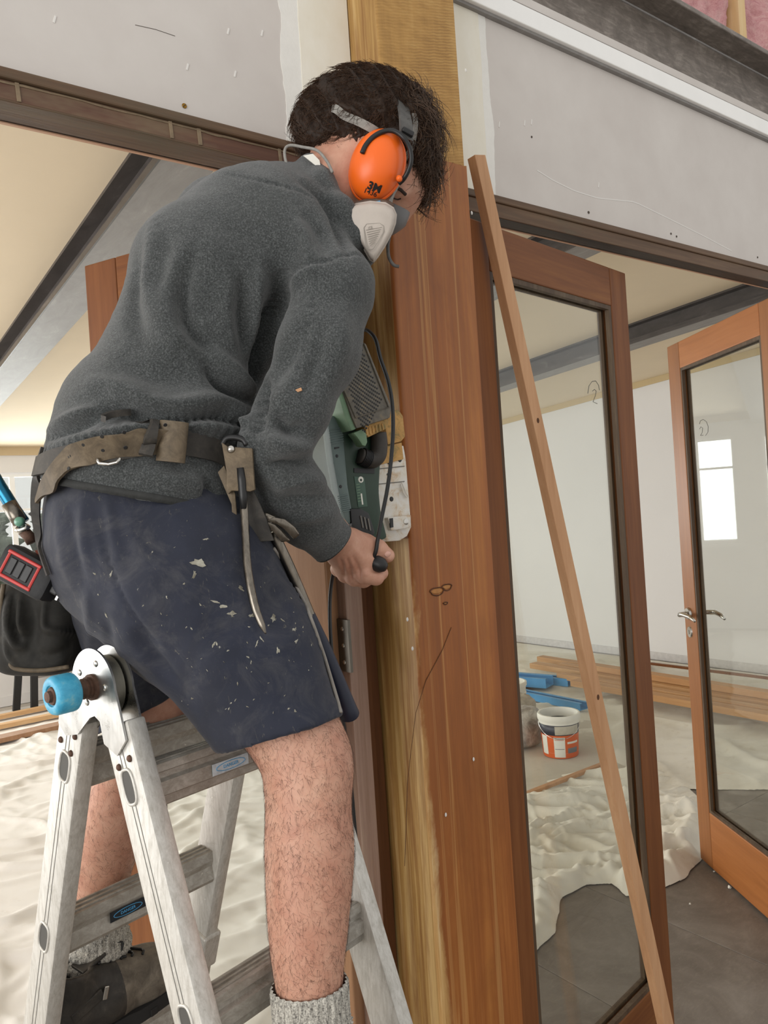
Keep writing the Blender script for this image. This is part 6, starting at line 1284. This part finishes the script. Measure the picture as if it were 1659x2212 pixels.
bd = sp([(735, 918), (775, 915), (822, 940), (823, 1000), (820, 1060), (824, 1105), (838, 1162), (816, 1172), (792, 1166), (766, 1132), (752, 1062), (742, 985)], SY-.012, .11, 'motor_body', M_SGR, .006)
sp([(708, 912), (722, 896), (738, 900), (744, 960), (752, 1050), (766, 1128), (750, 1134), (738, 1100), (720, 1000)], SY-.016, .022, 'top_handle', M_SGY, .004)
for k_ in range(7): sp([(711+k_*.6, 928+k_*5), (740+k_*.5, 922+k_*5), (740+k_*.5, 924+k_*5), (711+k_*.6, 930+k_*5)], SY-.0175, .003, 'handle_rib', M_SGY, 0)
for k_ in range(9): sp([(729+k_*1.0, 1072+k_*4.2), (752+k_*.9, 1067+k_*4.2), (752+k_*.9, 1069+k_*4.2), (729+k_*1.0, 1074+k_*4.2)], SY-.0175, .003, 'handle_rib', M_SGY, 0)
for (x, y) in ((728, 985), (736, 1051)): MB().lathe([(0, .0006), (.0025, .0004), (.003, -.0004)], onY(x, y, SY-.0163), (0, -1, 0), 10).build('screw_hole', M_BLACK, sd_)
sp([(723, 966), (733, 965), (733, 968), (723, 970)], SY-.0172, .002, 'handle_slot', M_BLACK, 0)
sp([(757, 1098), (782, 1098), (798, 1108), (812, 1150), (806, 1162), (784, 1168), (760, 1136)], SY-.020, .06, 'rear_grip', M_BLACK, .005)
for k_ in range(3): sp([(778+k_*8, 1114+k_*3), (781+k_*8, 1114+k_*3), (786+k_*8, 1140+k_*3), (783+k_*8, 1140+k_*3)], SY-.0215, .004, 'vent_slot', M_GROOVE, 0)
sp([(765, 1011), (809, 1012), (809, 1023), (765, 1021)], SY-.0135, .004, 'vent_opening', M_BLACK, 0, bd)
lb_ = sp([(765, 1029), (787, 1031), (794, 1094), (774, 1096)], SY-.0132, .003, 'rating_label', plain('rating_label', '#3f5a4c', .5), .0004, bd)
MB().lathe([(0, .0006), (.0052, .0005), (.0056, 0)], onY(779.5, 1036, SY-.0133), (0, -1, 0), 20).build('logo_disc', M_RIM, lb_)
MB().lathe([(0, .001), (.0022, .0009), (.0026, .0006)], onY(779.5, 1037, SY-.0133), (0, -1, 0), 6).build('logo_leaf', M_SGR, lb_)
sp([(779, 1066), (782, 1066), (785, 1090), (782, 1090)], SY-.0136, .001, 'label_bar', M_RIM, 0, lb_)
for k_ in range(7): sp([(770+k_*.6, 1046+k_*6), (777+k_*.6, 1045+k_*6), (777+k_*.6, 1046.5+k_*6), (770+k_*.6, 1047.5+k_*6)], SY-.0135, .001, 'label_line', M_SLG, 0, lb_)
ck = sp([(838, 1118), (872, 1114), (888, 1112), (888, 1138), (874, 1142), (846, 1146)], SY-.012, .05, 'belt_lever', M_SWH, .002)
sp([(842, 1120), (849, 1119), (850, 1139), (844, 1140)], SY-.0135, .003, 'lever_slot', M_BLACK, 0, ck)
MB().lathe([(0, .002), (.0035, .002), (.0055, .001), (.0058, 0)], onY(877, 1127, SY-.012), (0, -1, 0), 18).build('tracking_screw', M_CHROME, ck, angle=40)
# dust box
DY = 1.075
db = sp([(783, 737), (792, 742), (846, 878), (844, 903), (771, 926), (760, 900), (736, 828), (742, 800)], DY, .055, 'dust_box', M_SBOX, .004)
sp([(728, 838), (737, 830), (763, 902), (771, 926), (760, 931), (742, 892)], DY+.004, .05, 'dust_box_side', M_SLG, .003)
c00, c10, c01 = np.array([782., 752]), np.array([826., 864]), np.array([744., 826]); hl_m = MB()
for i in range(19):
    for j in range(11):
        u, w_ = (i+.5)/19, (j+.5*(i % 2)+.25)/11.4; q = c00+(c10-c00)*u+(c01-c00)*w_*(.95+.12*u)
        if q[0] < 745 and q[1] < 800: continue
        hl_m.lathe([(0, .0004), (.0016, .0003), (.0019, -.0006)], onY(q[0], q[1], DY-.0004), (0, -1, 0), 7)
ho = hl_m.build('perforations', M_BLACK, db); ho['kind'] = 'stuff'
MB().tube([onY(x, y, DY-.001) for x, y in ((786, 742), (840, 880), (768, 902), (738, 830))], .0016, 6, closed=True).build('grille_frame', M_SBOX, db)
cn_ = sp([(782, 905), (834, 890), (840, 912), (838, 925), (796, 945), (788, 930)], DY+.012, .05, 'connector', M_STAN, .003)
for k_ in range(6): sp([(790+k_*7, 925-k_*2), (793+k_*7, 924-k_*2), (795+k_*7, 940-k_*2.4), (792+k_*7, 941-k_*2.4)], DY+.0105, .003, 'connector_rib', M_STAN, 0, cn_)
sp([(764, 935), (785, 926), (792, 938), (794, 955), (790, 964), (783, 962), (776, 950)], DY+.006, .02, 'release_clip', M_SLG, .002)
el = [onY(x, y, 1.105) for x, y in spline([(817, 935), (819, 958), (816, 982), (804, 994), (790, 990), (776, 984)], 26)]
MB().tube(el, list(np.interp(np.linspace(0, 1, 26), [0, .4, .7, 1], [.0145, .0155, .0145, .0135])), 18).build('elbow_hose', plain('hose_black', '#37322d', .6, .2, 60), sd_, True)
for k_ in range(6): a_ = el[18+k_]; MB().tube([a_+vec(0, math.cos(q)*.0150, 0)+np.cross(unit(el[20]-el[18]), (0, 1, 0))*math.sin(q)*.0150 for q in np.linspace(0, 2*math.pi, 21)[:-1]], .0014, 6, closed=True).build('hose_rib', M_BLACK, sd_, True)
# knob in the fist and the power cord
kc = cs(812, 1216, 1.262); MB().lathe([(0, .02), (.007, .019), (.012, .012), (.0135, 0), (.0125, -.012), (.008, -.02)], c2w(kc), RM@unit(np.array([.7, -.3, -.35])), 20).build('cord_gland', M_BLACK, sd_, True)
cp = [cs(786, 712, 1.32), cs(797, 716, 1.30), cs(812, 735, 1.285), cs(822, 775, 1.275), cs(838, 822, 1.27), cs(847, 872, 1.265), cs(849, 930, 1.262), cs(844, 1000, 1.26), cs(836, 1060, 1.258), cs(824, 1120, 1.255), cs(816, 1165, 1.25), cs(812, 1190, 1.25), cs(805, 1207, 1.255)]
MB().tube([c2w(p) for p in spline(np.array(cp), 80)], .0034, 8).build('power_cord', M_BLACK, sd_, True)
cp = [cs(760, 1215, 1.34), cs(736, 1222, 1.34), cs(720, 1240, 1.33), cs(713, 1290, 1.32), cs(713, 1350, 1.31), cs(718, 1420, 1.31), cs(730, 1500, 1.32), cs(745, 1580, 1.33), cs(757, 1680, 1.34), cs(772, 1850, 1.35), cs(786, 2000, 1.36), cs(788, 2080, 1.36), cs(792, 2140, 1.36), cs(802, 2200, 1.37), cs(830, 2300, 1.40), cs(850, 2420, 1.45)]
pts = [c2w(p) for p in spline(np.array(cp), 90)]; pts = [p for p in pts if p[2] > .01]
MB().tube(pts, .0034, 8).build('power_cord', M_BLACK, sd_, True)
